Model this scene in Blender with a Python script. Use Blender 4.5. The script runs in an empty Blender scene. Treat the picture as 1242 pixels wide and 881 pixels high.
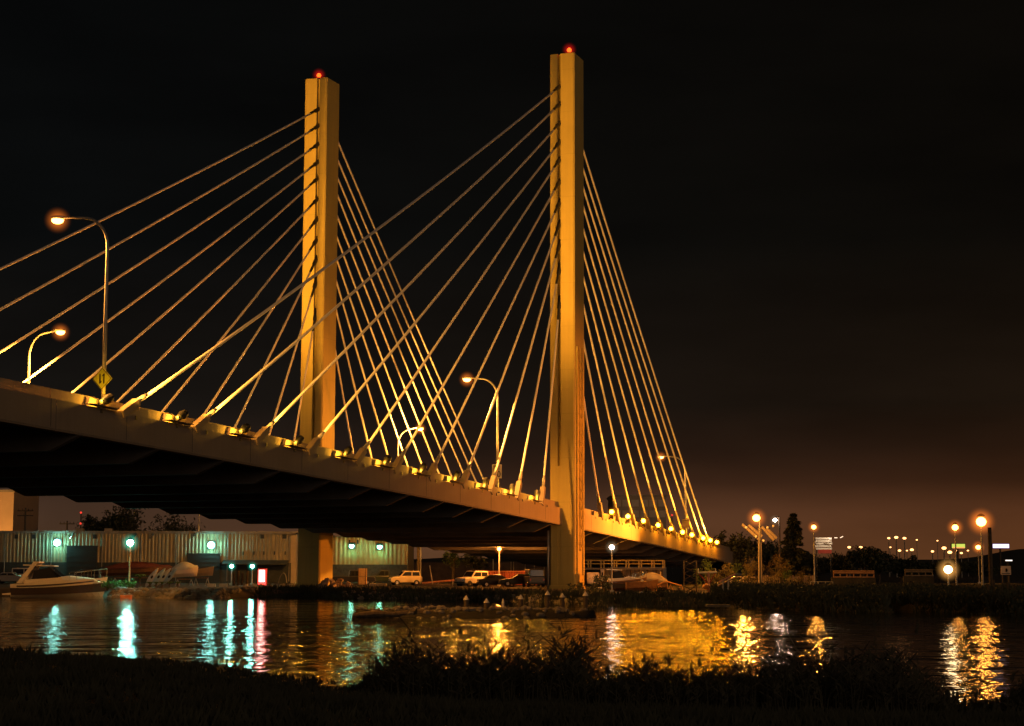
import bpy, math, random
from mathutils import Vector, Matrix
random.seed(7)
rnd = random.uniform
scene = bpy.context.scene
col = scene.collection
R = math.radians

# ---------------------------------------------------------------- camera
F_PX, TH, ROLL, EYE = 2153.57, 0.11435, 0.0026, 3.0
cam_d = bpy.data.cameras.new('camera')
cam = bpy.data.objects.new('camera', cam_d); col.objects.link(cam)
cam_d.sensor_width = 36; cam_d.sensor_fit = 'HORIZONTAL'
cam_d.lens = F_PX / 1242 * 36
cam_d.clip_start = 0.5; cam_d.clip_end = 6000
cam.matrix_world = Matrix.Translation((0, 0, EYE)) @ Matrix.Rotation(math.pi/2+TH, 4, 'X') @ Matrix.Rotation(ROLL, 4, 'Z')
scene.camera = cam

def at(px, py, Y):
    """the point at distance Y that the photograph shows at (px, py)"""
    dx, dy = px-621, 440.5-py
    c, s = math.cos(ROLL), math.sin(ROLL)
    a, b = dx*c-dy*s, dx*s+dy*c
    ct, st = math.cos(TH), math.sin(TH)
    d = Vector((a, F_PX*ct-b*st, F_PX*st+b*ct))
    k = Y/d.y
    return Vector((d.x*k, Y, EYE+d.z*k))
def gx(px, Y): return at(px, 688, Y).x

# ---------------------------------------------------------------- materials
MATS = {}
def mat(name, c, rough=.7, metal=0, var=.25, scale=3, bump=0, emit=None, es=0, alpha=None):
    if name in MATS: return MATS[name]
    m = bpy.data.materials.new(name); m.use_nodes = True
    nt = m.node_tree; n = nt.nodes; l = nt.links
    b = n['Principled BSDF']
    b.inputs['Roughness'].default_value = rough
    b.inputs['Metallic'].default_value = metal
    if emit:
        b.inputs['Base Color'].default_value = (*c, 1)
        b.inputs['Emission Color'].default_value = (*emit, 1)
        b.inputs['Emission Strength'].default_value = es
    else:
        tc = n.new('ShaderNodeTexCoord')
        nz = n.new('ShaderNodeTexNoise'); nz.inputs['Scale'].default_value = scale; nz.inputs['Detail'].default_value = 6
        rp = n.new('ShaderNodeValToRGB')
        lo = tuple(max(0, x*(1-var)) for x in c); hi = tuple(min(1, x*(1+var)) for x in c)
        rp.color_ramp.elements[0].position = .3; rp.color_ramp.elements[1].position = .7
        rp.color_ramp.elements[0].color = (*lo, 1); rp.color_ramp.elements[1].color = (*hi, 1)
        l.new(tc.outputs['Object'], nz.inputs['Vector']); l.new(nz.outputs['Fac'], rp.inputs['Fac'])
        l.new(rp.outputs['Color'], b.inputs['Base Color'])
        if bump:
            bp = n.new('ShaderNodeBump'); bp.inputs['Strength'].default_value = bump; bp.inputs['Distance'].default_value = .05
            nz2 = n.new('ShaderNodeTexNoise'); nz2.inputs['Scale'].default_value = scale*6; nz2.inputs['Detail'].default_value = 4
            l.new(tc.outputs['Object'], nz2.inputs['Vector'])
            l.new(nz2.outputs['Fac'], bp.inputs['Height']); l.new(bp.outputs['Normal'], b.inputs['Normal'])
    MATS[name] = m
    return m

def streaked_concrete(name, c, rough=.8, joints=False):
    """concrete with form-board joints across it and rain streaks running down"""
    m = bpy.data.materials.new(name); m.use_nodes = True
    nt = m.node_tree; n = nt.nodes; l = nt.links; b = n['Principled BSDF']
    b.inputs['Roughness'].default_value = rough
    tc = n.new('ShaderNodeTexCoord')
    mp = n.new('ShaderNodeMapping'); mp.inputs['Scale'].default_value = (1.6, 1.6, .05)
    st = n.new('ShaderNodeTexNoise'); st.inputs['Scale'].default_value = 2.2; st.inputs['Detail'].default_value = 7; st.inputs['Roughness'].default_value = .65
    bl = n.new('ShaderNodeTexNoise'); bl.inputs['Scale'].default_value = .35; bl.inputs['Detail'].default_value = 5
    fine = n.new('ShaderNodeTexNoise'); fine.inputs['Scale'].default_value = 9; fine.inputs['Detail'].default_value = 4
    l.new(tc.outputs['Object'], mp.inputs['Vector']); l.new(mp.outputs['Vector'], st.inputs['Vector'])
    l.new(tc.outputs['Object'], bl.inputs['Vector']); l.new(tc.outputs['Object'], fine.inputs['Vector'])
    def mx(a, b_, f):
        q = n.new('ShaderNodeMath'); q.operation = 'MULTIPLY_ADD'; q.inputs[1].default_value = f
        l.new(a, q.inputs[0]); l.new(b_, q.inputs[2]); return q.outputs[0]
    # pour joints every few metres
    sx = n.new('ShaderNodeSeparateXYZ'); l.new(tc.outputs['Object'], sx.inputs[0])
    jm = n.new('ShaderNodeMath'); jm.operation = 'PINGPONG'; jm.inputs[1].default_value = 2.2; l.new(sx.outputs['Z'], jm.inputs[0])
    jl = n.new('ShaderNodeMath'); jl.operation = 'LESS_THAN'; jl.inputs[1].default_value = .035 if joints else -1; l.new(jm.outputs[0], jl.inputs[0])
    js = n.new('ShaderNodeMath'); js.operation = 'MULTIPLY'; js.inputs[1].default_value = -.28; l.new(jl.outputs[0], js.inputs[0])
    v = mx(st.outputs['Fac'], bl.outputs['Fac'], .8)
    ja = n.new('ShaderNodeMath'); ja.operation = 'ADD'; l.new(v, ja.inputs[0]); l.new(js.outputs[0], ja.inputs[1]); v = ja.outputs[0]
    v = mx(fine.outputs['Fac'], v, .35)
    rp = n.new('ShaderNodeValToRGB')
    rp.color_ramp.elements[0].position = .78; rp.color_ramp.elements[1].position = 1.25 if False else 1.0
    mr = n.new('ShaderNodeMapRange'); mr.inputs[1].default_value = .7; mr.inputs[2].default_value = 1.4
    l.new(v, mr.inputs[0])
    rp.color_ramp.elements[0].position = 0; rp.color_ramp.elements[1].position = 1
    rp.color_ramp.elements[0].color = (*[x*.84 for x in c], 1); rp.color_ramp.elements[1].color = (*[min(1, x*1.1) for x in c], 1)
    l.new(mr.outputs[0], rp.inputs['Fac']); l.new(rp.outputs['Color'], b.inputs['Base Color'])
    bp = n.new('ShaderNodeBump'); bp.inputs['Strength'].default_value = .25; bp.inputs['Distance'].default_value = .03
    l.new(fine.outputs['Fac'], bp.inputs['Height']); l.new(bp.outputs['Normal'], b.inputs['Normal'])
    return m

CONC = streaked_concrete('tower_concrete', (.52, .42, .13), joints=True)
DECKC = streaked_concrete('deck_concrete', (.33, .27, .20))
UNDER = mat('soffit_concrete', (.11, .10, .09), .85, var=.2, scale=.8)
STEEL = mat('galvanised_steel', (.42, .42, .40), .45, .4, .15, 4)
DSTEEL = mat('dark_steel', (.05, .05, .05), .5, .3, .2, 4)
CABLE = mat('cable_sheath', (.90, .86, .80), .4, 0, .03, .6)
ASPH = mat('asphalt', (.05, .05, .05), .9, 0, .3, 2)
GLASS = mat('dark_glass', (.02, .022, .025), .12, 0, .1, 2)
RUBBER = mat('rubber', (.02, .02, .02), .8, 0, .2, 6)
CHROME = mat('chrome', (.6, .6, .6), .25, .9, .1, 4)
SOD = (1.0, .37, .05)
YEL = (1.0, .41, .045)
MERC = (.25, 1.0, .72)
def lens(name, c, s): return mat(name, (.1, .1, .1), .5, emit=c, es=s)
L_SOD = lens('sodium_lens', (1, .36, .06), 15)
L_YEL = lens('floodlight_lens', (1, .40, .010), 75)
L_MERC = lens('mercury_lens', (.35, 1, .85), 55)
L_WHITE = lens('white_lens', (1, .78, .62), 22)

def glow(name, c, s):
    """lens halo imitated by an emissive ball around a lamp, fading outwards"""
    m = bpy.data.materials.new(name); m.use_nodes = True; nt = m.node_tree; n = nt.nodes; l = nt.links; n.clear()
    o_ = n.new('ShaderNodeOutputMaterial'); e_ = n.new('ShaderNodeEmission'); e_.inputs['Color'].default_value = (*c, 1)
    tc = n.new('ShaderNodeTexCoord'); mp = n.new('ShaderNodeMapping'); mp.inputs['Location'].default_value = (-1,-1,-1); mp.inputs['Scale'].default_value = (2,2,2)
    ln = n.new('ShaderNodeVectorMath'); ln.operation = 'LENGTH'; mr = n.new('ShaderNodeMapRange'); mr.inputs[1].default_value = 1; mr.inputs[2].default_value = .1; mr.inputs[3].default_value = 0; mr.inputs[4].default_value = 1
    pw = n.new('ShaderNodeMath'); pw.operation = 'POWER'; pw.inputs[1].default_value = 2.2; ml = n.new('ShaderNodeMath'); ml.operation = 'MULTIPLY'; ml.inputs[1].default_value = s
    l.new(tc.outputs['Generated'], mp.inputs['Vector']); l.new(mp.outputs['Vector'], ln.inputs[0]); l.new(ln.outputs['Value'], mr.inputs[0]); l.new(mr.outputs[0], pw.inputs[0]); l.new(pw.outputs[0], ml.inputs[0]); l.new(ml.outputs[0], e_.inputs['Strength'])
    l.new(e_.outputs[0], o_.inputs['Volume']); MATS[name] = m; return m
G_SOD = glow('sodium_halo', (1, .22, .02), 1.5)  # halo balls added around the lamps to imitate glare, not glass
G_YEL = glow('yellow_halo', (1, .27, .004), 1.5)
G_MERC = glow('mercury_halo', (.02, .75, .45), 1.3)
G_RED = glow('red_halo', (1, .012, .01), .9)
G_WARM = glow('warm_halo', (1, .45, .10), 1.3)
G_PALE = glow('pale_halo', (.8, .6, .35), .7)
# ---------------------------------------------------------------- mesh builder
class MB:
    def __init__(s): s.v = []; s.f = []
    def add(s, vs, fs):
        k = len(s.v); s.v += [Vector(v) for v in vs]; s.f += [tuple(i+k for i in f) for f in fs]
        return s
    def box(s, c, d, M=None):
        x, y, z = d[0]/2, d[1]/2, d[2]/2
        vs = [Vector((i*x, j*y, k*z)) for i in (-1, 1) for j in (-1, 1) for k in (-1, 1)]
        if M is not None: vs = [M @ v for v in vs]
        c = Vector(c)
        return s.add([v+c for v in vs], [(0,1,3,2),(4,6,7,5),(0,4,5,1),(2,3,7,6),(0,2,6,4),(1,5,7,3)])
    def tube(s, pts, rs, n=8, cap=True):
        pts = [Vector(p) for p in pts]
        if not isinstance(rs, (list, tuple)): rs = [rs]*len(pts)
        vs = []; fs = []
        t0 = (pts[1]-pts[0]).normalized()
        up = Vector((0,0,1)) if abs(t0.z) < .9 else Vector((1,0,0))
        a = t0.cross(up).normalized()
        for i, p in enumerate(pts):
            t = (pts[min(i+1, len(pts)-1)]-pts[max(i-1, 0)]).normalized()
            a = (a - t*a.dot(t)).normalized(); b = t.cross(a)
            for k in range(n):
                w = 2*math.pi*k/n
                vs.append(p+(a*math.cos(w)+b*math.sin(w))*rs[i])
        for i in range(len(pts)-1):
            for k in range(n):
                k2 = (k+1) % n
                fs.append((i*n+k, i*n+k2, (i+1)*n+k2, (i+1)*n+k))
        if cap:
            fs.append(tuple(reversed(range(n)))); fs.append(tuple((len(pts)-1)*n+k for k in range(n)))
        return s.add(vs, fs)
    def prism(s, poly, d0, d1, f):
        """poly of 2-D points swept from d0 to d1; f(u, v, d) -> point"""
        n = len(poly)
        vs = [f(p[0], p[1], d0) for p in poly]+[f(p[0], p[1], d1) for p in poly]
        fs = [tuple(reversed(range(n))), tuple(range(n, 2*n))]
        for i in range(n):
            j = (i+1) % n; fs.append((i, j, n+j, n+i))
        return s.add(vs, fs)
    def loft(s, rings, cap=True):
        n = len(rings[0]); vs = [p for r in rings for p in r]; fs = []
        for i in range(len(rings)-1):
            for k in range(n):
                k2 = (k+1) % n
                fs.append((i*n+k, i*n+k2, (i+1)*n+k2, (i+1)*n+k))
        if cap:
            fs.append(tuple(reversed(range(n)))); fs.append(tuple((len(rings)-1)*n+k for k in range(n)))
        return s.add(vs, fs)
    def ball(s, c, r, n=10, m=7, sq=(1,1,1)):
        c = Vector(c); vs = []; fs = []
        for i in range(m+1):
            ph = math.pi*i/m
            for k in range(n):
                w = 2*math.pi*k/n
                vs.append(c+Vector((math.sin(ph)*math.cos(w)*r*sq[0], math.sin(ph)*math.sin(w)*r*sq[1], math.cos(ph)*r*sq[2])))
        for i in range(m):
            for k in range(n):
                k2 = (k+1) % n
                fs.append((i*n+k, (i+1)*n+k, (i+1)*n+k2, i*n+k2))
        return s.add(vs, fs)
    def build(s, name, m, parent=None, smooth=False, bevel=0):
        off = Vector((0,0,0)); p = parent
        while p is not None: off += p.location; p = p.parent
        me = bpy.data.meshes.new(name)
        me.from_pydata([tuple(v-off) for v in s.v], [], s.f)
        me.materials.append(m)
        import bmesh
        bm = bmesh.new(); bm.from_mesh(me); bmesh.ops.recalc_face_normals(bm, faces=bm.faces[:]) if len(s.f) < 20000 else None
        bm.to_mesh(me); bm.free()
        if smooth:
            me.polygons.foreach_set('use_smooth', [True]*len(me.polygons))
        o = bpy.data.objects.new(name, me); col.objects.link(o)
        if parent: o.parent = parent
        if bevel:
            bv = o.modifiers.new('bevel', 'BEVEL'); bv.width = bevel; bv.segments = 2; bv.limit_method = 'ANGLE'
        return o

def tag(o, label=None, cat=None, group=None, kind=None):
    if label: o['label'] = label
    if cat: o['category'] = cat
    if group: o['group'] = group
    if kind: o['kind'] = kind
    return o
def empty(name, loc, label, cat, group=None):
    o = bpy.data.objects.new(name, None); o.location = loc; o.empty_display_size = .3
    col.objects.link(o); tag(o, label, cat, group); return o
def copy_tree(o, parent=None):
    c = o.copy(); col.objects.link(c); c.parent = parent
    for ch in list(o.children): copy_tree(ch, c)
    return c
LK = .25
def spot(name, loc, target, power, c, size=60, blend=1, radius=.2, parent=None):
    d = bpy.data.lights.new(name, 'SPOT'); d.energy = power*LK*4; d.color = c; d.spot_size = R(size); d.spot_blend = blend; d.shadow_soft_size = radius
    o = bpy.data.objects.new(name, d); col.objects.link(o)
    loc = Vector(loc)
    o.matrix_world = Matrix.Translation(loc) @ (Vector(target)-loc).to_track_quat('-Z', 'Y').to_matrix().to_4x4()
    return o
def point(name, loc, power, c, radius=.2):
    d = bpy.data.lights.new(name, 'POINT'); d.energy = power*LK*4; d.color = c; d.shadow_soft_size = radius
    o = bpy.data.objects.new(name, d); col.objects.link(o); o.location = loc
    return o

# ---------------------------------------------------------------- sky
w = bpy.data.worlds.new('World'); scene.world = w; w.use_nodes = True
nt = w.node_tree; n = nt.nodes; l = nt.links
bg = n['Background']
tc = n.new('ShaderNodeTexCoord'); sp = n.new('ShaderNodeSeparateXYZ'); rp = n.new('ShaderNodeValToRGB')
l.new(tc.outputs['Generated'], sp.inputs[0]); l.new(sp.outputs['Z'], rp.inputs['Fac'])
e = rp.color_ramp.elements
e[0].position = 0; e[0].color = (.098, .043, .020, 1)
e[1].position = 1; e[1].color = (.0012, .0012, .0014, 1)
for p_, c_ in ((.03, (.072, .032, .0175)), (.047, (.032, .0148, .0088)), (.065, (.0175, .0094, .0064)), (.09, (.0088, .0062, .0048)), (.18, (.0030, .0029, .0028)), (.4, (.0018, .0018, .0018))):
    q = e.new(p_); q.color = (*c_, 1)
hu = n.new('ShaderNodeValToRGB'); hr = n.new('ShaderNodeMapRange'); hr.inputs[1].default_value = -.25; hr.inputs[2].default_value = .35
l.new(sp.outputs['X'], hr.inputs[0]); l.new(hr.outputs[0], hu.inputs['Fac'])
hu.color_ramp.elements[0].color = (.96, 1.10, 1.15, 1); hu.color_ramp.elements[1].color = (1.28, .98, .62, 1)
hz = n.new('ShaderNodeTexNoise'); hz.inputs['Scale'].default_value = 5; hz.inputs['Detail'].default_value = 5
hmap = n.new('ShaderNodeMapping'); hmap.inputs['Scale'].default_value = (1, 1, 4); l.new(tc.outputs['Generated'], hmap.inputs['Vector']); l.new(hmap.outputs['Vector'], hz.inputs['Vector'])
hv_ = n.new('ShaderNodeMapRange'); hv_.inputs[1].default_value = .3; hv_.inputs[2].default_value = .7; hv_.inputs[3].default_value = .74; hv_.inputs[4].default_value = 1.22; l.new(hz.outputs['Fac'], hv_.inputs[0])
m1 = n.new('ShaderNodeMix'); m1.data_type = 'RGBA'; m1.blend_type = 'MULTIPLY'; m1.inputs['Factor'].default_value = 1; l.new(rp.outputs['Color'], m1.inputs['A']); l.new(hu.outputs['Color'], m1.inputs['B'])
m2 = n.new('ShaderNodeMix'); m2.data_type = 'RGBA'; m2.blend_type = 'MULTIPLY'; m2.inputs['Factor'].default_value = 1; l.new(m1.outputs['Result'], m2.inputs['A']); l.new(hv_.outputs[0], m2.inputs['B'])
sky = n.new('ShaderNodeTexSky'); sky.sky_type = 'NISHITA'; sky.sun_disc = False
sky.sun_elevation = R(-9); sky.sun_rotation = R(120)
add = n.new('ShaderNodeMix'); add.data_type = 'RGBA'; add.blend_type = 'ADD'; add.inputs['Factor'].default_value = .02
l.new(m2.outputs['Result'], add.inputs['A']); l.new(sky.outputs['Color'], add.inputs['B'])
l.new(add.outputs['Result'], bg.inputs['Color']); bg.inputs['Strength'].default_value = 1.0

# weak city glow from behind the camera
sd = bpy.data.lights.new('city_glow', 'SUN'); sd.energy = .20; sd.angle = R(25); sd.color = (1, .70, .48)
so = bpy.data.objects.new('city_glow', sd); col.objects.link(so); so.rotation_euler = Vector((-.45, .87, -.22)).to_track_quat('-Z', 'Y').to_euler()
# ---------------------------------------------------------------- terrain
SHORE = [(-900,186),(-100,182),(0,180),(120,178),(138,167),(265,167),(292,176),(360,176),(402,169),(560,164),(600,153),(680,149),(720,138),(880,134),(900,131),(1060,130),(1100,118),(1242,114),(1700,112)]
SHW = sorted((gx(p, d), d) for p, d in SHORE)
def interp(tab, x):
    if x <= tab[0][0]: return tab[0][1]
    for (a, b), (c, d) in zip(tab, tab[1:]):
        if x <= c: return b+(d-b)*(x-a)/max(1e-6, c-a)
    return tab[-1][1]
def sm(t): t = max(0, min(1, t)); return t*t*(3-2*t)
from mathutils import noise as mnoise
def nz(x, y, s, k=0): return mnoise.noise(Vector((x*s, y*s, k)))
def far_h(x, y):
    t = y-interp(SHW, x)
    h = -.9+1.55*sm((t+2)/6) + .15*sm((t-6)/20)
    return h + (.10*nz(x, y, .35)+.12*nz(x, y, .09, 3))*sm((t+3)/5)
def grid(name, xs, ys, hf, m):
    vs = [(x, y, hf(x, y)) for y in ys for x in xs]; W = len(xs)
    fs = [(j*W+i, j*W+i+1, (j+1)*W+i+1, (j+1)*W+i) for j in range(len(ys)-1) for i in range(W-1)]
    o = MB().add(vs, fs).build(name, m, smooth=True); return o
def rng(a, b, s):
    k = int(round((b-a)/s)); return [a+(b-a)*i/k for i in range(k+1)]
GROUND = mat('dark_earth', (.055, .048, .036), .95, 0, .45, .6, .6)
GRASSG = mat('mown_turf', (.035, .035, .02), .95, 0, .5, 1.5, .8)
xs = [-1500,-700,-350,-200]+rng(-120, 90, 1.5)+[130,200,350,700,1500]
ys = rng(104, 200, 1.5)+[205,215,230,250,280,330,400,600,1000,1800,3000]
tag(grid('ground', xs, ys, far_h, GROUND), 'dark far bank ground rising from the water', 'ground', kind='structure')
NSH = sorted([(-60,60),(gx(0,58),57.5),(gx(250,57),57),(gx(330,51),51),(gx(420,46),45.5),(gx(560,43),43),(gx(800,41),41),(gx(1000,40.5),40.5),(gx(1200,39),39),(60,38)])
def near_h(x, y):
    t = interp(NSH, x)-y
    h = -.5+.62*sm((t+.6)/2.2)
    if t > 1.5: h += 1.28*sm((t-1.5)/26)
    return h+(.05*nz(x, y, .5)+.03*nz(x, y, 1.7, 2))
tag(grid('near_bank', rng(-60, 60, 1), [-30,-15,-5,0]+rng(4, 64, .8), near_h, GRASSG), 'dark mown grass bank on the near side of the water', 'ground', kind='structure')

# water
wm = bpy.data.materials.new('water'); wm.use_nodes = True
n = wm.node_tree.nodes; l = wm.node_tree.links; b = n['Principled BSDF']
b.inputs['Base Color'].default_value = (.004, .005, .005, 1); b.inputs['Roughness'].default_value = .07; b.inputs['IOR'].default_value = 1.33; b.inputs['Specular IOR Level'].default_value = .36
tc = n.new('ShaderNodeTexCoord')
mp = n.new('ShaderNodeMapping'); mp.inputs['Scale'].default_value = (1.0, 1.0, 1); l.new(tc.outputs['Object'], mp.inputs['Vector'])
n1 = n.new('ShaderNodeTexNoise'); n1.inputs['Scale'].default_value = .8; n1.inputs['Detail'].default_value = 3; n1.inputs['Roughness'].default_value = .55
n2 = n.new('ShaderNodeTexNoise'); n2.inputs['Scale'].default_value = 3.2; n2.inputs['Detail'].default_value = 2
l.new(mp.outputs['Vector'], n1.inputs['Vector']); l.new(mp.outputs['Vector'], n2.inputs['Vector'])
b1 = n.new('ShaderNodeBump'); b1.inputs['Strength'].default_value = 1; b1.inputs['Distance'].default_value = .08
b2 = n.new('ShaderNodeBump'); b2.inputs['Strength'].default_value = 1; b2.inputs['Distance'].default_value = .012
n3 = n.new('ShaderNodeTexNoise'); n3.inputs['Scale'].default_value = .33; n3.inputs['Detail'].default_value = 2
b3 = n.new('ShaderNodeBump'); b3.inputs['Strength'].default_value = 1; b3.inputs['Distance'].default_value = .30
l.new(mp.outputs['Vector'], n3.inputs['Vector']); l.new(n3.outputs['Fac'], b3.inputs['Height']); l.new(b3.outputs['Normal'], b1.inputs['Normal'])
l.new(n1.outputs['Fac'], b1.inputs['Height']); l.new(n2.outputs['Fac'], b2.inputs['Height'])
l.new(b1.outputs['Normal'], b2.inputs['Normal']); l.new(b2.outputs['Normal'], b.inputs['Normal'])
sp_ = n.new('ShaderNodeSeparateXYZ'); l.new(tc.outputs['Object'], sp_.inputs[0])
cal = n.new('ShaderNodeMapRange'); cal.interpolation_type = 'SMOOTHSTEP'; cal.inputs[1].default_value = 96; cal.inputs[2].default_value = 124; cal.inputs[3].default_value = 1; cal.inputs[4].default_value = .22
l.new(sp_.outputs['Y'], cal.inputs[0])
for q in (b1, b2, b3): l.new(cal.outputs[0], q.inputs['Strength'])
tag(MB().add([(-900,20,0),(900,20,0),(900,420,0),(-900,420,0)], [(0,1,2,3)]).build('water', wm), 'dark rippled water reflecting the lamps', 'water', kind='structure')

# ---------------------------------------------------------------- the bridge
PHI, NX, NY, SEP, TW, TD, HT = .34719, 5.565, 178.0, 27.81, 2.616, 3.233, 55.08
DZ, DG, DQ, DT = 8.744, -.04267, -8e-5, 1.69
U = Vector((math.sin(PHI), math.cos(PHI), 0)); LV = Vector((-math.cos(PHI), math.sin(PHI), 0)); ZV = Vector((0,0,1))
N0 = Vector((NX, NY, 0))
def zd(a): return DZ+DG*a+DQ*a*a
def BP(a, o, z): return N0+U*a+LV*o+ZV*z          # along, across (towards the far edge), up
def DP(a, o, dz): return BP(a, o, zd(a)+dz)
CPO = .32
bridge = empty('cable_stayed_bridge', BP(0, SEP/2, .6), 'long cable stayed bridge with two tall yellow lit concrete towers crossing the water', 'bridge')
MAINA = [-81.6,-73.4,-65.5,-57.8,-49.9,-42.9,-35.8,-28.4,-21.6,-14.7,-7.6]
MAINF = [-86.5,-78.5,-71.0,-63.5,-56.0,-48.5,-40.0,-32.0,-24.0,-15.0,-7.8]
BACKA = [60.8,57.1,53.2,47.3,42.6,37.0,31.1,24.7,18.3,12.0]
TZ = [51.73,49.89,47.9,45.96,44.19,41.94,39.77,37.61,35.54,33.19,29.83]
TZB = [z+.9 for z in TZ[1:]]
# girder
def sweep(mb, sec, a0, a1, step=4):
    k = max(1, int((a1-a0)/step)); rings = []
    for i in range(k+1):
        a = a0+(a1-a0)*i/k
        rings.append([DP(a, o, z) for o, z in sec])
    mb.loft(rings)
sec = [(0,0),(0,-DT+.12),(.06,-DT),(.62,-DT),(.7,-.5),(SEP-.7,-.5),(SEP-.62,-DT),(SEP-.06,-DT),(SEP,-DT+.12),(SEP,0),(SEP-1.5,.02),(1.5,.02)]
g = MB(); sweep(g, sec, -140, -88.3); sweep(g, sec, -88.22, 96)
deck = g.build('deck', DECKC, bridge)
ribs = MB()
a = -120.0
while a < 80:
    ribs.prism([(-.12,-.499),(.12,-.499),(.07,-.72),(-.07,-.72)], .75, SEP-.75, lambda u_, v_, d, a=a: DP(a+u_, d, v_)); a += .8
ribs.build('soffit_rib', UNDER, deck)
rd = MB(); sweep(rd, [(1.2,.03),(SEP-1.2,.03),(SEP-1.2,.06),(1.2,.06)], -140, 96, 6); rd.build('road_surface', ASPH, deck)
# floor beams, deep inside and tapering out at each edge
beam_a = [-118.5,-110.5,-102.5,-94.2]+[x-4.2 for x in MAINA]+[-4.5,3]+[9+i*6.3 for i in range(10)]
for a in beam_a:
    f = lambda u_, v_, d, a=a: DP(a+d, u_, v_)
    mb = MB().prism([(.05,-DT+.02),(.75,-.52),(SEP-.75,-.52),(SEP-.05,-DT+.02),(SEP-.05,-DT-.03),(SEP-2.0,-DT-.85),(2.0,-DT-.85),(.05,-DT-.03)], -.2, .2, f)
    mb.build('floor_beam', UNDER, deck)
for a in MAINA+BACKA:
    for q in (-2.4, 1.2):
        MB().prism([(a+q,-.26),(a+q+.16,-.26),(a+q+.16,-.04),(a+q,-.04)], -.05, .02, lambda u_, v_, d: DP(u_, d, v_)).build('scupper', DSTEEL, deck)
for a in [-126+7.45*i for i in range(29)]:
    if -3 < a < 3: continue
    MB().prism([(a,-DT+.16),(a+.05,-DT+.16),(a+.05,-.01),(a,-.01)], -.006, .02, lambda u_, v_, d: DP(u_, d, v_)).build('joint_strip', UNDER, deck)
# outer girder soffit already modelled; barriers
for o0, sg in ((.42, 1), (SEP-.42, -1)):
    mb = MB(); sec2 = [(o0,-.02),(o0+sg*.42,-.02),(o0+sg*.3,.35),(o0+sg*.22,.62),(o0,.62)]
    sweep(mb, sec2, -140, -88.3); sweep(mb, sec2, -88.2, 96); mb.build('barrier', DECKC, bridge)
# cable anchor panels (outside the barrier), sleeves, cables
def cable(a, ta, tz, side, sgn):
    o = 0 if side == 0 else SEP
    P0 = DP(a, o+(.12 if side == 0 else -.12), .0)
    P1 = BP(ta, o+(CPO if side == 0 else -CPO), tz)
    d = (P1-P0).normalized(); Lg = (P1-P0).length
    k = 14; pts = []; 
    for i in range(k+1):
        t = i/k; p = P0.lerp(P1, t); p = p-ZV*(.0061*Lg*Lg/92*4*t*(1-t)); pts.append(p)
    c = MB().tube(pts, .102, 14).build('cable', CABLE, bridge, smooth=True)
    # sleeve: square guide block at the deck and a tapering collar
    q = d.to_track_quat('Z', 'X').to_matrix()
    MB().box(P0+d*.75, (.46,.46,1.9), q).build('sleeve', DECKC, c, bevel=.03)
    MB().tube([P0+d*1.69, P0+d*2.5, P0+d*2.9], [.17,.15,.09], 10).build('collar', STEEL, c, smooth=True)
    MB().tube([P1-d*2.4, P1-d*2.2, P1-d*1.2, P1-d*1.0, P1+d*.3], [.09,.13,.13,.22,.22], 10).build('socket', DSTEEL, c, smooth=True)
panel = {0: MB(), 1: MB()}
for side in (0, 1):
    for a, tz in zip(MAINF if side else MAINA, TZ): cable(a, -TD/2+.25, tz, side, 1)
    for a, tz in zip(BACKA, TZB): cable(a, TD/2-.25, tz, side, -1)
def anchor_panel(a0, a1, side):
    o = .16 if side == 0 else SEP-.16; s2 = 1 if side == 0 else -1
    f = lambda u_, v_, d: DP(u_, d, v_)
    MB().prism([(a0,.0),(a1,.0),(a1,.52),(a0+.25,.52)], o, o+s2*.255, f).build('anchor_panel', DECKC, bridge, bevel=.02)
FLOODS = []
def floodlight(a, side, sgn, lit=True):
    """fixture outside the barrier, aimed up at the tower; sgn = +1 shines towards +a"""
    o = -.30 if side == 0 else SEP+.30
    p = DP(a, o, .42); tgt = BP(0, 0 if side == 0 else SEP, 41)
    d = (tgt-p).normalized(); q = d.to_track_quat('Z', 'X').to_matrix()
    # bracket + body
    mb = MB().tube([p-d*.28, p-d*.12, p+d*.30]+([p+d*.62] if sgn > 0 else []), [.10,.18,.28]+([.26] if sgn > 0 else []), 12, False)
    mb.tube([p-d*.30, p-d*.26], .12, 12)
    mb.box(p-d*.3, (.2,.2,.1), q)
    mb.tube([DP(a, .1 if side == 0 else SEP-.1, .02), p-d*.05], .06, 6)
    fx = mb.build('floodlight', DSTEEL, bridge, smooth=False)
    if sgn > 0:
        MB().prism([(a-1.5,.05),(a+1.3,.05),(a+1.3,.08),(a-1.5,.08)], 0 if side == 0 else SEP, -.56 if side == 0 else SEP+.56, lambda u_, v_, d: DP(u_, d, v_)).build('added_spill_shield', DECKC, fx)  # added tray that shades the fascia from the spill light
    if sgn > 0: MB().tube([p+d*.46, p+d*.50], [.24,.22], 14).build('lens', L_YEL, fx)
    else: MB().ball(p+d*.42, .23, 12, 8).build('lens', L_YEL, fx, smooth=True)
    if sgn < 0: MB().ball(p+d*.40, .66, 14, 8).build('lamp_halo', G_YEL, fx, smooth=True)
    FLOODS.append((a, side, sgn, p+d*.75, tgt, o))
for side in (0, 1):
    for a in (MAINF if side else MAINA):
        anchor_panel(a-3.5, a-1.1, side); anchor_panel(a+.9, a+2.9, side)
        floodlight(a-2.5, side, 1)
for a in BACKA:
    for side in (0, 1):
        if side == 0: anchor_panel(a-2.6, a-.9, side)
        floodlight(a+2.6, side, -1)
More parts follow.
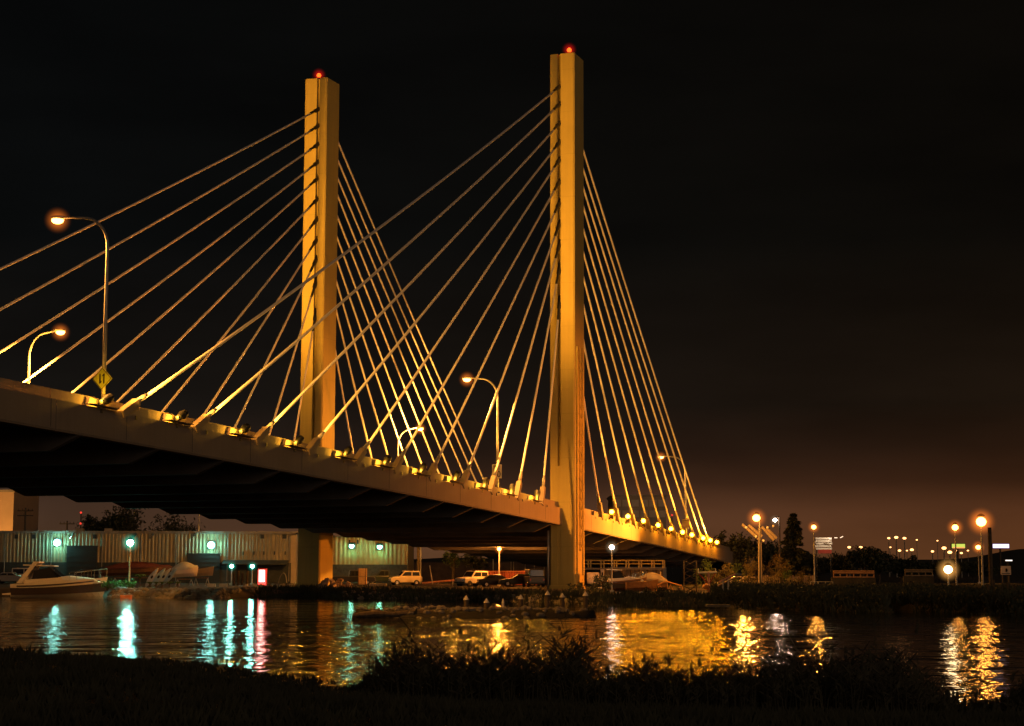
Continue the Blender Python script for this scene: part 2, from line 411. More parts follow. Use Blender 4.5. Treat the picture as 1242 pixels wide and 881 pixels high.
# towers
def tower(o):
    sgn = 1
    hw, hd, c, gw, gd = TW/2, TD/2, .13, .17, .42
    # plan (along a, across o); grooves in both cable faces
    go = CPO if o == 0 else -CPO; g0, g1 = go-gw, go+gw
    half = [(-hd,g0),(-hd,-hw+c),(-hd+c,-hw),(hd-c,-hw),(hd,-hw+c),(hd,g0),(hd-gd,g0),(hd-gd,g1),(hd,g1),(hd,hw-c),(hd-c,hw),(-hd+c,hw),(-hd,hw-c),(-hd,g1),(-hd+gd,g1),(-hd+gd,g0)]
    mb = MB()
    rings = []
    for z in [-.5]+[6*i for i in range(1, 9)]+[HT]:
        rings.append([BP(a_, o+o_, z) for a_, o_ in half])
    mb.loft(rings)
    # groove closed below the cables
    for s_ in (-1, 1):
        mb.prism([(s_*(hd-.03),g0-.01),(s_*(hd-.03),g1+.01),(s_*(hd-gd-.02),g1+.01),(s_*(hd-gd-.02),g0-.01)], -.5, 13, lambda u_, v_, d: BP(u_, o+v_, d))
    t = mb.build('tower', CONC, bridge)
    MB().prism([(-hd-.06,-hw-.06),(hd+.06,-hw-.06),(hd+.06,hw+.06),(-hd-.06,hw+.06)], -.5, 1.2, lambda u_, v_, d: BP(u_, o+v_, d)).build('pedestal', CONC, t, bevel=.04)
    return t
tN = tower(0); tF = tower(SEP)
for t, o, px in ((tN, 0, .55), (tF, SEP, .0)):
    p = BP(-.9, o-px, HT)
    bc = MB().tube([p, p+ZV*.35], [.12,.1], 8).build('beacon', DSTEEL, t)
    MB().ball(p+ZV*.5, .24, 10, 8).build('beacon_lamp', lens('beacon_red', (1, .10, .008), 3), bc, smooth=True)
    MB().ball(p+ZV*.55, .85, 14, 10).build('lamp_halo', G_RED, bc, smooth=True)
    point('beacon_light', p+ZV*.85, 40, (1, .05, .01), .1)
# ladder with slanted rungs in a shallow frame on the outer face of the near tower
lad = MB()
fo = -TW/2
for s_ in (-.95, .95):
    lad.prism([(s_-.16, fo-.14),(s_+.16, fo-.14),(s_+.16, fo+.02),(s_-.16, fo+.02)], 2.2, 25, lambda u_, v_, d: BP(u_, v_, d))
for s_ in (-.36, .36):
    lad.prism([(s_-.05, fo-.20),(s_+.05, fo-.20),(s_+.05, fo-.10),(s_-.05, fo-.10)], 4.6, 25, lambda u_, v_, d: BP(u_, v_, d))
z = 4.9
while z < 24.6:
    lad.tube([BP(-.36, fo-.15, z+.55), BP(.36, fo-.15, z)], .07, 6); z += .92
lad.build('ladder', CONC, tN)
MB().tube([BP(-TD/2+.2, TW/2+.22, 6.6), BP(-TD/2+.2, TW/2+.22, .8)], .11, 8).build('drain_pipe', STEEL, tN, smooth=True)

# ---------------------------------------------------------------- street lamps on the deck
def street_lamp(a, o, dirn, label, base=.05, h=10.5, arm=3.0, emat=L_SOD, power=30000, pt=False):
    b0 = DP(a, o, base)
    root = empty('street_lamp', b0, label, 'street lamp', 'tall curved lamps standing on the bridge deck')
    pts = [b0, b0+ZV*h*.5, b0+ZV*(h-1.9)]
    for k in range(1, 8):
        w_ = math.pi/2*k/7
        pts.append(b0+ZV*(h-1.9+1.8*math.sin(w_))+LV*dirn*(1.7*(1-math.cos(w_))))
    end = b0+ZV*(h+.0)+LV*dirn*arm
    pts.append(end)
    MB().tube(pts, [.13,.11,.095]+[.085]*7+[.06], 8).build('pole', STEEL, root, smooth=True)
    MB().box(b0+ZV*.06, (.45,.45,.12)).build('base_plate', STEEL, root)
    hd = MB().ball(end+LV*dirn*.35+ZV*.03, .5, 12, 8, (1,.6,.26)).build('lamp_head', STEEL, root, smooth=True)
    MB().ball(end+LV*dirn*.40-ZV*.12, .36, 12, 8, (1,.75,.62)).build('lens', emat, hd, smooth=True)
    MB().ball(end+LV*dirn*.40-ZV*.12, .85, 16, 10).build('lamp_halo', G_SOD, hd, smooth=True)
    lp = end+LV*dirn*.40-ZV*.45
    if pt: point('street_lamp_light', lp-ZV*.2, power, SOD, .25)
    else: spot('street_lamp_light', lp, lp-ZV*5, power, SOD, 165, .6, .25)
    return root
street_lamp(-83.3, .30, 1, 'tallest looking lamp on the bridge with a diamond sign on its pole', arm=3.0, h=11.15)
street_lamp(-51.7, SEP-.2, -1, 'lamp on the far edge of the deck left of the diamond sign lamp', arm=2.4, power=38000)
street_lamp(-19.3, .30, 1, 'lamp on the bridge with the white speed sign on its pole', arm=2.6)
street_lamp(20.9, SEP-.2, -1, 'short looking lamp beyond the far deck edge between the two towers', arm=2.4, h=11.2, power=22000, pt=True)
street_lamp(48.9, .30, 1, 'lamp among the back stay cables right of the near tower', arm=2.8, power=12000)

# ---------------------------------------------------------------- signs
TXT = mat('sign_black', (.01,.01,.01), .6, 0, .1, 4)
YSIGN = mat('sign_yellow_green', (.62,.66,.05), .35, 0, .08, 4)
WSIGN = mat('sign_white', (.72,.70,.64), .4, 0, .06, 4)
def SGN(p, M, mb, x, y, w_, h_, t=.012, rot=0):
    mb.box(p+M @ Vector((x, -.03, y)), (w_, t, h_), M @ Matrix.Rotation(rot, 3, 'Y'))
SM = Matrix((( -LV.x, U.x, 0), (-LV.y, U.y, 0), (0, 0, 1)))   # columns: right, away, up
p = DP(-83.3, .30, 1.75)-U*.16
r_ = empty('warning_sign', p, 'yellow green diamond warning sign with two black vertical strokes on a lamp pole', 'sign')
MB().box(p, (.92,.03,.92), SM @ Matrix.Rotation(R(45), 3, 'Y')).build('panel', YSIGN, r_)
mb = MB()
for x in (-.13, .13): SGN(p, SM, mb, x, 0, .075, .56)
SGN(p, SM, mb, -.075, -.20, .05, .16, rot=R(40)); SGN(p, SM, mb, .075, .20, .05, .16, rot=R(40))
for k in range(4):
    ang = R(45+90*k); mb.box(p+SM @ Vector((math.cos(ang)*.425, -.03, math.sin(ang)*.425)), (.03,.012,.86), SM @ Matrix.Rotation(-ang, 3, 'Y'))
mb.build('symbol', TXT, r_)
def text_mesh(txt, size, parent, name, m, P, M):
    cu = bpy.data.curves.new(name, 'FONT'); cu.body = txt; cu.size = size; cu.align_x = 'CENTER'; cu.align_y = 'CENTER'; cu.extrude = .006
    o = bpy.data.objects.new(name, cu); col.objects.link(o)
    dg = bpy.context.evaluated_depsgraph_get(); me = bpy.data.meshes.new_from_object(o.evaluated_get(dg))
    bpy.data.objects.remove(o)
    me.materials.clear(); me.materials.append(m)
    A = (Matrix.Translation(P-parent.location) @ (M @ Matrix.Rotation(R(90), 3, 'X')).to_4x4())
    me.transform(A)
    o = bpy.data.objects.new(name, me); col.objects.link(o); o.parent = parent
    return o
p = DP(-19.3, .30, 2.0)-U*.16
r_ = empty('speed_limit_sign', p, 'white rectangular speed limit sign reading 60 on a bridge lamp pole', 'sign')
MB().box(p, (.92,.03,1.25), SM).build('panel', WSIGN, r_, bevel=.01)
text_mesh('60', .78, r_, 'number', TXT, p+SM @ Vector((0,-.025,-.28)), SM)
text_mesh('SPEED', .25, r_, 'lettering', TXT, p+SM @ Vector((0,-.025,.45)), SM)
text_mesh('LIMIT', .25, r_, 'lettering', TXT, p+SM @ Vector((0,-.025,.20)), SM)
p = DP(48.9, .30, 2.0)-U*.16
r_ = empty('road_sign', p, 'plain sign plate facing the traffic on the lamp pole among the back stays', 'sign')
MB().box(p, (.9,.03,1.1), SM).build('panel', mat('sign_brown', (.25,.2,.15), .5), r_, bevel=.01)
MB().box(p-SM @ Vector((0,.03,-.4)), (.7,.012,.05), SM).build('symbol', TXT, r_)

exec_lights = True
for a, side, sgn, p, tgt, o in FLOODS:
    dist = (BP(0, o, 36)-p).length
    spot('floodlight_beam', p, tgt, 17500*(1.3 if side else 1)*(1.5 if sgn < 0 else 1)*(dist/50)**1.1, YEL, 44, 1, .2)
    if side == 0:
        if sgn > 0: point('floodlight_spill', DP(a-.40, -.34, .36), 170, (1,.46,.03), .10)
        else: point('floodlight_spill', DP(a-.2, -1.1, .4), 290, (1,.29,.004), .15)

# ---------------------------------------------------------------- plants
def leafmat(name, c, var, scale):
    m = mat(name, c, .7, 0, var, scale); n = m.node_tree.nodes; l = m.node_tree.links
    p_ = n['Principled BSDF']; o_ = n['Material Output']; t_ = n.new('ShaderNodeBsdfTranslucent'); x_ = n.new('ShaderNodeMixShader'); x_.inputs[0].default_value = .45
    l.new(p_.inputs['Base Color'].links[0].from_socket, t_.inputs['Color']); l.new(p_.outputs[0], x_.inputs[1]); l.new(t_.outputs[0], x_.inputs[2]); l.new(x_.outputs[0], o_.inputs['Surface'])
    return m
LEAFD = mat('dark_foliage', (.045, .055, .028), .75, 0, .45, 1.2)
LEAFG = leafmat('green_foliage', (.10, .15, .035), .4, 1.5)
LEAFY = leafmat('autumn_foliage', (.18, .14, .05), .4, 1.5)
BARK = mat('bark', (.10, .075, .05), .9, 0, .3, 5)
REED = mat('reed', (.06, .055, .03), .8, 0, .4, 2)
def leaves(mb, c, rad, n, size):
    """leaf clumps spread unevenly through an ellipsoid"""
    c = Vector(c)
    cl = []
    for _ in range(max(5, n//45)):
        v = Vector((rnd(-1,1), rnd(-1,1), rnd(-1,1)))
        while v.length > 1: v = Vector((rnd(-1,1), rnd(-1,1), rnd(-1,1)))
        cl.append((Vector((v.x*rad[0], v.y*rad[1], v.z*rad[2])), rnd(.2,.42)))
    for _ in range(n):
        q, r = random.choice(cl)
        p = c+q+Vector((random.gauss(0,1)*rad[0], random.gauss(0,1)*rad[1], random.gauss(0,1)*rad[2]))*r*.62
        a = Vector((rnd(-1,1), rnd(-1,1), rnd(-1,1))).normalized(); b = a.cross(Vector((rnd(-1,1), rnd(-1,1), rnd(-1,1)))).normalized()
        s = size*rnd(.5,1.3)
        mb.add([p-a*s, p+b*s*.45, p+a*s, p-b*s*.45], [(0,1,2,3)])
def tree(px, Y, z0, h, wd, label, name='tree', group=None, kind='round', n=1500, m=None, leaf=.16):
    x = gx(px, Y); m = m or LEAFD
    root = empty(name, (x, Y, z0), label, 'tree', group)
    tb = MB(); lf = MB()
    if kind == 'conifer':
        tb.tube([(x,Y,z0-.2),(x+.05,Y,z0+h*.5),(x,Y,z0+h*.97)], [h*.028,h*.018,.02], 8)
        k = 22
        for i in range(k):
            t = i/(k-1); zz = z0+h*(.08+.90*t); r = wd*.5*(1-t)**.8*rnd(.55,1.3)+.08
            for j in range(7):
                an = rnd(0,6.28); tip = Vector((x+math.cos(an)*r, Y+math.sin(an)*r, zz-r*.25))
                tb.tube([(x,Y,zz), tip], [.03,.01], 4, False)
                for q in range(n//(k*7)):
                    tt = rnd(.15,1.05); p = Vector((x,Y,zz)).lerp(tip, tt)+Vector((rnd(-.2,.2),rnd(-.2,.2),rnd(-.25,.1)))
                    a = Vector((math.cos(an)+rnd(-.6,.6), math.sin(an)+rnd(-.6,.6), rnd(-.5,.1))).normalized(); b = a.cross(Vector((rnd(-1,1),rnd(-1,1),1))).normalized()
                    s = leaf*rnd(.6,1.3); lf.add([p-a*s, p+b*s*.4, p+a*s, p-b*s*.4], [(0,1,2,3)])
    else:
        th = h*(.35 if kind == 'round' else .15)
        tb.tube([(x,Y,z0-.2),(x+.1,Y,z0+th),(x,Y,z0+h*.7)], [.035*h,.026*h,.012*h], 8)
        for j in range(6):
            an = j*1.05+rnd(-.3,.3); e_ = Vector((x+math.cos(an)*wd*.36, Y+math.sin(an)*wd*.36, z0+h*rnd(.55,.9)))
            tb.tube([(x,Y,z0+th*rnd(.8,1.3)), Vector((x,Y,z0+h*.6)).lerp(e_, .5), e_], [.016*h,.011*h,.004*h], 5)
        for j in range(5):
            an = j*1.26; cc = (x+math.cos(an)*wd*.22*rnd(.6,1.2), Y+math.sin(an)*wd*.22, z0+h*rnd(.5,.78))
            leaves(lf, cc, (wd*.3, wd*.3, h*.25), n//5, leaf)
    tb.build('trunk', BARK, root); lf.build('crown', m, root)
    return root
def bush(px, Y, z0, wd, h, label, n=420, m=None, leaf=.12, group=None, name='bush', cat='bush'):
    x = gx(px, Y); root = empty(name, (x, Y, z0), label, cat, group)
    st = MB(); lf = MB()
    for j in range(6):
        an = rnd(0,6.28); st.tube([(x,Y,z0-.1),(x+math.cos(an)*wd*.3,Y+math.sin(an)*wd*.3,z0+h*.7)], [.03,.012], 5)
    for j in range(3):
        leaves(lf, (x+rnd(-.28,.28)*wd, Y+rnd(-.2,.2)*wd, z0+h*rnd(.4,.62)), (wd*.36, wd*.34, h*.42), n//3, leaf)
    st.build('stem', BARK, root); lf.build('foliage', m or LEAFD, root)
    return root
FERN = leafmat('fern_foliage', (.13, .20, .04), .3, 2)
def fronds(px, Y, z0, h, label, n=12, name='fern_plant', spread=1.0, m=None, group=None):
    x = gx(px, Y); root = empty(name, (x,Y,z0), label, 'plant', group)
    st = MB().tube([(x,Y,z0-.1),(x,Y,z0+h*.45)], [.09,.06], 6); lf = MB()
    for j in range(n):
        an = 6.28*j/n+rnd(-.2,.2); r = spread*rnd(.6,1.1); base = Vector((x,Y,z0+h*.42)); pr = None
        for k in range(6):
            t = k/5; p = base+Vector((math.cos(an)*r*t, math.sin(an)*r*t, h*.6*(1.6*t-1.35*t*t)))
            sd = Vector((-math.sin(an), math.cos(an), 0))*(.16*math.sin(math.pi*min(1, t*.9+.1))+.02)
            if pr is not None: lf.add([pr[0]-pr[1], pr[0]+pr[1], p+sd, p-sd], [(0,1,2,3)])
            pr = (p, sd)
    st.build('stem', BARK, root); lf.build('frond', m or FERN, root)

# ---------------------------------------------------------------- warehouses behind the yard
CORR = mat('corrugated_cream', (.34, .30, .19), .45, .15, .10, 1.2)
CORRY = mat('corrugated_buff', (.66, .47, .19), .5, .1, .12, 1.2)
DBAND = mat('dark_block_wall', (.045, .055, .055), .8, 0, .25, 1.5)
DOORM = mat('dark_door', (.03, .038, .042), .6, 0, .2, 1.0)
ROOFM = mat('roof_sheet', (.30, .28, .25), .6, .2, .2, 1)
YG = .85
def corrugated(mb, x0, x1, Y, z0, z1, period=.48, dep=.055):
    pts = []; x = x0
    while x < x1-1e-4:
        for dx, dy in ((0,0),(.16,0),(.24,-dep),(.40,-dep)):
            if x+dx*period/.48 < x1: pts.append((x+dx*period/.48, Y+dy))
        x += period
    pts.append((x1, Y))
    vs = [(a, b, z0) for a, b in pts]+[(a, b, z1) for a, b in pts]; k = len(pts)
    mb.add(vs, [(i, i+1, k+i+1, k+i) for i in range(k-1)])
def wall_lamp(par, p, c, lensm, power, nm='wall_lamp', size=.26):
    a = MB().tube([p+Vector((0,.55,.12)), p+Vector((0,.05,.22)), p+Vector((0,0,.18))], .045, 6)
    a.box(p+Vector((0,.5,.1)), (.3,.12,.4)); a.tube([p+Vector((0,0,.26)), p+Vector((0,0,.06))], [.12, .34], 10)
    a.box(p+Vector((0,.42,-.05)), (1.0,.05,.95))  # plate added to keep the lens light off the wall
    f_ = a.build(nm, DSTEEL, par)
    MB().ball(p-Vector((0,0,.1)), size, 12, 8, (1,1,1)).build('lens', lensm, f_, smooth=True)
    MB().ball(p-Vector((0,0,.1)), size*1.8, 14, 10).build('lamp_halo', G_MERC, f_, smooth=True)
    point('wall_lamp_light', p-Vector((0,.3,.45)), power, c, .22)
W1Y = 235.0
x0, x1 = gx(-40, W1Y), gx(352.5, W1Y)
zt, zb_ = at(200, 646, W1Y).z, at(200, 682.5, W1Y).z
zt1, zb1 = zt, zb_
wh = empty('warehouse', ((x0+x1)/2, W1Y+8, YG), 'long low cream corrugated warehouse with dark doors under the bridge', 'warehouse')
mb = MB(); corrugated(mb, x0, x1, W1Y, zb_, zt)
mb.build('cladding', CORR, wh)
xe = gx(358.5, W1Y)
mb = MB().box(((x0+xe)/2, W1Y+8.1, (YG+zt)/2-.2), (xe-x0-.02, 15.6, zt-YG-.0)); mb.build('wall', mat('warehouse_end_wall', (.50,.42,.30), .7, 0, .15, 1), wh)
MB().box(((x0+x1)/2, W1Y+.15, (zb_+YG)/2-.3), (x1-x0, .5, zb_-YG+.6)).build('base_wall', DBAND, wh)
rf = MB().box(((x0+xe)/2, W1Y+8, zt+.06), (xe-x0+.5, 16.6, .22)); rf.build('roof', ROOFM, wh)
rv = [MB() for _ in range(3)]
for px in (20, 41, 115, 318, 345):
    c = at(px, 651, W1Y-.06); MB().box(c, (.5,.12,.55)).build('vent', DOORM, wh)
for a_, b_, t_ in ((81,118,663), (228,267,672)):
    xa, xb, z = gx(a_, W1Y), gx(b_, W1Y), at(100, t_, W1Y).z
    dr = MB().box(((xa+xb)/2, W1Y-.22, (z+YG)/2-.2), (xb-xa, .12, z-YG+.4)).build('door', DOORM, wh)
    tr = MB()
    for k in range(1, 7): tr.box(((xa+xb)/2, W1Y-.295, YG+(z-YG)*k/7), (xb-xa-.1, .04, .06))
    tr.box(((xa+xb)/2, W1Y-.3, z+.06), (xb-xa+.3, .1, .12)); tr.build('door_rail', DBAND, dr)
aw = MB().prism([(0,0),(-1.3,-.5),(-1.3,-.62),(0,-.12)], gx(271, W1Y), gx(350, W1Y), lambda u_, v_, d: Vector((d, W1Y-.1+u_, at(300, 679.5, W1Y).z+v_))); aw.build('awning', DBAND, wh)
for px in (295, 308, 320, 333, 346):
    MB().box(at(px, 671, W1Y-.15), (.14,.14,.45)).build('bracket', DOORM, wh)
for px, py in ((69, 657.5), (256, 660.5)):
    wall_lamp(wh, at(px, py, W1Y-.75), MERC, lens('wall_mercury_lens', (.30,1,.82), 55), 22, size=.42)
for px in (87, 163, 184, 235):                                # small unlit fittings under the eaves
    c = at(px, 650.5, W1Y-.3)
    MB().tube([c+Vector((-.25,.2,-.3)), c, c+Vector((.28,-.1,.35))], [.10,.09,.16], 8).build('eaves_fitting', CHROME, wh)
for px in (97, 132):
    c = at(px, 644.3, W1Y+3); MB().box(c+Vector((0,0,.05)), (1.0,.9,.6)).build('roof_unit', ROOFM, wh)
W2Y = 259.0
x0, x1 = gx(388, W2Y), gx(494.5, W2Y)
zt, zb_ = at(450, 651.5, W2Y).z, at(450, 685, W2Y).z
wh2 = empty('warehouse', ((x0+x1)/2, W2Y+8, YG), 'smaller buff corrugated warehouse with two green lamps right of the far tower leg', 'warehouse')
mb = MB(); corrugated(mb, x0, x1, W2Y, zb_, zt, .62, .1); mb.build('cladding', CORRY, wh2)
MB().box(((x0+x1)/2, W2Y+8.1, (YG+zt)/2-.2), (x1-x0, 15.8, zt-YG)).build('wall', CORRY, wh2)
mb = MB()
for k in range(7): mb.box(((x0+x1)/2, W2Y-.12, YG+.05+(zb_-YG-.1)*(k+.5)/7), (x1-x0, .10, (zb_-YG)/7-.05))
mb.box(((x0+x1)/2, W2Y+.1, (YG+zb_)/2-.1), (x1-x0-.02, .3, zb_-YG+.2)); mb.build('slatted_base', mat('weathered_boards', (.13,.12,.10), .85, 0, .3, 3), wh2)
MB().box(((x0+x1)/2, W2Y+7.6, zt+.1), (x1-x0+.5, 16.5, .24)).build('roof', ROOFM, wh2)
for px in (424, 434, 477, 487): MB().box(at(px, 657.5, W2Y-.14), (.22,.12,.6)).build('vent', DOORM, wh2)
for px, py in ((426.5, 661.5), (460.5, 662.5)):
    wall_lamp(wh2, at(px, py, W2Y-.8), (.3,1,.5), lens('green_white_lens', (.25,1,.65), 36), 8, size=.33)
dp = MB()
for px in (6, 62.5, 124, 171, 214, 276, 351):
    c = at(px, 660, W1Y-.12); dp.tube([(c.x, c.y, YG+.2), (c.x, c.y, at(px, 646.5, W1Y).z)], .06, 6)
dp.build('downpipe', ROOFM, wh)
MB().box(((gx(-40,W1Y)+gx(358,W1Y))/2, W1Y-.16, at(200, 646.8, W1Y).z), (gx(358,W1Y)-gx(-40,W1Y), .16, .16)).build('gutter', ROOFM, wh)
for q0, q1, mm in ((44, 60, (.27,.25,.17)), (141, 152, (.42,.36,.22)), (189, 203, (.29,.25,.15)), (304, 331, (.38,.32,.19)), (-20, 3, (.28,.24,.16))):
    mb = MB(); corrugated(mb, gx(q0,W1Y), gx(q1,W1Y), W1Y-.02, zb1, zt1, .48, .055); mb.build('replaced_sheet', mat('sheet_%s' % ('dull','pale','brown','buff','grey')[(q0*7) % 5], mm, .5, .15, .15, 1), wh)
# tall orange lit block at the far left
TB = 300.0
b_ = at(17, 597, TB); xl = gx(-30, TB)
blk = empty('tall_building', ((xl+b_.x)/2, TB+8, YG), 'plain pale block rising behind the warehouse at the left edge', 'building')
spot('unseen_block_light', (xl+4, TB-14, 5), (b_.x-3, TB, 12), 9000, (1,.42,.08), 110, 1, .3)  # unseen light without a fixture, added to turn the block orange
MB().box(((xl+b_.x)/2, TB+8, (b_.z+YG)/2-.2), (b_.x-xl, 16, b_.z-YG+.4)).build('wall', mat('pale_render', (.55,.42,.30), .8, 0, .1, .4), blk)
MB().box(((xl+b_.x)/2, TB+8, b_.z+.2), (b_.x-xl+.4, 16.4, .4)).build('parapet', ROOFM, blk)
for k in range(5): MB().box((xl+2+k*1.5, TB-.03, YG+4), (.7,.1,1.1)).build('window', GLASS, blk)
# white panelled building seen over the back span
VB = 330.0
c0, c1 = at(743, 604, VB), at(808, 636, VB)
vb = empty('panelled_building', ((c0.x+c1.x)/2, VB+8, YG), 'dim pale panelled building seen through the back stay cables', 'building')
MB().box(((c0.x+c1.x)/2, VB+8, (c0.z+YG)/2), (c1.x-c0.x, 16, c0.z-YG+.5)).build('wall', mat('dull_panel', (.40,.36,.30), .8, 0, .15, .5), vb)
for r0 in range(2):
    for k in range(6):
        p = at(748.5+k*10.9, 610.5+r0*13, VB-.1); MB().box(p, (1.4,.16,1.25)).build('panel', mat('pale_panel', (.62,.58,.50), .7, 0, .12, .6), vb)
MB().box(((c0.x+c1.x)/2, VB+8, c0.z+.4), (c1.x-c0.x+.5, 16.4, .35)).build('roof', ROOFM, vb)

# ---------------------------------------------------------------- lamps on the shore
def post_lamp(px, py, Y, z0, label, c, lensm, power, size=.38, group=None, style='hood', pole_r=.08, m=STEEL, name='lamp_post', aim=None, post_px=None):
    p = at(px, py, Y); xb = p.x if post_px is None else gx(post_px, Y)
    root = empty(name, (xb, Y, z0), label, 'lamp', group)
    top = Vector((xb, Y, p.z+.35))
    mb = MB().tube([(xb,Y,z0-.3), (xb,Y,(z0+p.z)/2), top], [pole_r*1.3,pole_r,pole_r*.8], 8)
    if abs(xb-p.x) > .05: mb.tube([top, p+Vector((0,0,.35))], pole_r*.7, 6)
    mb.box((xb,Y,z0+.08), (.4,.4,.2)); mb.build('pole', m, root)
    hd = MB().tube([p+Vector((0,0,size*1.25)), p+Vector((0,0,size*1.05)), p+Vector((0,0,size*.8))], [.08,size*.5,size*.7], 12).build('lamp_head', DSTEEL, root)
    MB().ball(p, size*.78, 12, 8, (1,1,.9)).build('lens', lensm, hd, smooth=True)
    gm = G_SOD if lensm is L_SOD else G_WARM if c == (1,.7,.35) else G_MERC if c is MERC else G_PALE
    MB().ball(p, size*2.5, 16, 10).build('lamp_halo', gm, hd, smooth=True)
    if power:
        if aim is None: spot('post_light', p-Vector((0,size+.35,.1)), p+Vector((0,-3,-2.2)), power, c, 150, 1, .22)
        else: point('post_light', p+Vector(aim), power, c, .22)
    return root
post_lamp(158, 658.5, 179, YG, 'post lamp with blue white light before the long cream warehouse', MERC, lens('blue_white_lens', (.45,.95,1), 45), 3000, .44, m=mat('painted_post', (.5,.3,.15), .6))
for px, lb in ((281, 'left one of the two low teal lamps beside the red machine'), (306, 'low teal lamp right beside the glowing red machine')):
    post_lamp(px, 687, 207, YG, lb, MERC, lens('teal_lens', (.25,1,.9), 45), 260, .28, 'low lamps in the boat yard')
post_lamp(605.5, 666, 206, YG, 'orange post lamp under the bridge between the parked cars and white covers', (1,.30,.04), L_SOD, 2600, .30, aim=(0,-1.6,0))
post_lamp(742, 664, 163, .75, 'slim lamp post with a white lamp right of the near tower', (1,.8,.7), L_WHITE, 120, .30, pole_r=.05)
post_lamp(917.5, 628.5, 160, .7, 'bright orange lamp on the pole with the slanting lit booms', SOD, L_SOD, 3000, .44, aim=(-1.6,-2.2,-.2), post_px=922, m=DSTEEL)
post_lamp(940, 631, 201, YG, 'pinkish white lamp beside the bare wooden pole', (1,.6,.4), lens('pink_lens', (1,.72,.55), 45), 500, .28, post_px=946, m=BARK, pole_r=.12)
post_lamp(987, 639.5, 214, YG, 'orange lamp on a dark pole right of the conifer', SOD, L_SOD, 1300, .36)
post_lamp(1190, 633, 150, .75, 'large orange lamp on the right bank, brightest one there', SOD, L_SOD, 520, .55)
post_lamp(1158.5, 640, 186, .8, 'orange lamp just left of the brightest lamp on the right bank', SOD, L_SOD, 260, .42)
post_lamp(1186.5, 664, 262, .8, 'low orange lamp right of the row of small street lights', SOD, L_SOD, 900, .46)
post_lamp(1150, 691, 162, .7, 'blinding white floodlight standing low among the right bank scrub', (1,.7,.35), lens('warm_flood_lens', (1,.66,.30), 14), 160, .5)
# big floodlights on the orange lamp posts, turned on the bridge
spot('bank_floodlight', at(1158.5, 640, 185.6)+Vector((-.6,-.3,.2)), DP(-4, 0, -1), 112000, (1,.24,.018), 62, 1, .3)
spot('bank_floodlight', at(940, 631, 200.4)+Vector((-.6,-.4,.0)), BP(0, SEP, 5), 95000, (1,.33,.03), 58, 1, .3)
tag(MB().tube([(gx(1201.5,148),148,.3),(gx(1201.5,148),148,at(1201,640,148).z)], [.2,.16], 8).build('utility_pole', BARK), 'dark bare pole just right of the brightest right bank lamp', 'pole')
# far small lamps
far_l = [(1078,653),(1087,652),(1097,653),(1112,655),(1137,656),(1080,664),(1091,668),(1100,668),(1106,667),(1131,669),(1145,665),(1152,670),(1160,668),(1166,671),(1174,668),(1044,664),(1030,664)]
proto = None
for px, py in far_l:
    Y = 420+rnd(-30,60); p = at(px, py, Y)
    if proto is None:
        proto = empty('distant_lamp', p, 'tiny orange street light far off above the dark trees at right', 'street light', 'distant street lights')
        pl = MB().tube([p, p-Vector((0,0,9))], [.09,.14], 6).build('pole', STEEL, proto)
        MB().ball(p, .26, 8, 6, (1.3,1,.8)).build('lens', lens('distant_lens', (1,.42,.13), 5), proto, smooth=True)
    else:
        c = copy_tree(proto); c.location = p; s_ = rnd(.6,1.7); c.scale = (s_, s_, s_)
# ---------------------------------------------------------------- lit signs on the right
def lit_sign(px, py, Y, w_, h_, c, s, label, name='lit_sign', m2=None):
    p = at(px, py, Y); root = empty(name, (p.x, Y, .8), label, 'sign')
    MB().tube([(p.x,Y+.3,.2),(p.x,Y+.3,p.z)], .16, 8).build('pole', DSTEEL, root)
    cab = MB().box(p, (w_,.5,h_)).build('cabinet', DSTEEL, root, bevel=.05)
    MB().box(p-Vector((0,.27,0)), (w_-.2,.06,h_-.2)).build('face', lens(name+'_face_'+label[:6], c, s), cab)
    return root, p
r_, p = lit_sign(1162, 662.5, 300, 2.4, .9, (.75,.85,.12), .9, 'green yellow lit sign over the row of small lights')
MB().box(p+Vector((0,-.31,-.28)), (2.0,.05,.2)).build('stripe', lens('orange_stripe', (1,.35,.1), 1.2), r_)
r_, p = lit_sign(1213.5, 662.5, 300, 2.9, .85, (.85,.65,1), 2.0, 'purple white lit canopy sign at the far right', 'canopy_sign')
r_, p = lit_sign(1223, 680, 240, 1.1, .35, (1,.9,.8), 1.6, 'short white lit strip under the canopy sign', 'strip_sign')
p = at(1220, 692, 153); r_ = empty('notice_board', (p.x,153,.5), 'small white notice board on two posts over the right bank', 'sign')
for s_ in (-.28, .28): MB().tube([(p.x+s_,153.05,.2),(p.x+s_,153.05,p.z)], .05, 6).build('leg', BARK, r_)
MB().box(p, (.85,.05,.74)).build('panel', mat('notice_white', (.75,.6,.42), .5, 0, .1, 3), r_)
MB().tube([p+Vector((.02,-.04,.16)), p+Vector((.06,-.04,.02)), p+Vector((.0,-.04,-.12))], [.07,.10,.07], 8).build('symbol', TXT, r_)
MB().box(p+Vector((0,-.03,-.27)), (.72,.02,.06)).build('stripe', TXT, r_)
# ---------------------------------------------------------------- pilings by the right bank board
pil = None
for k, px in enumerate((1194, 1198, 1205, 1214, 1222, 1226, 1230)):
    Y = 124+(k % 3)*2; x = gx(px, Y); h = 1.0+(k*37 % 5)*.14
    o = MB().tube([(x,Y,-.3),(x,Y,.6+h)], [.09,.08], 7).build('piling', BARK); tag(o, 'thin timber stake below the white notice board on the right bank', 'piling', 'stakes on the right bank')

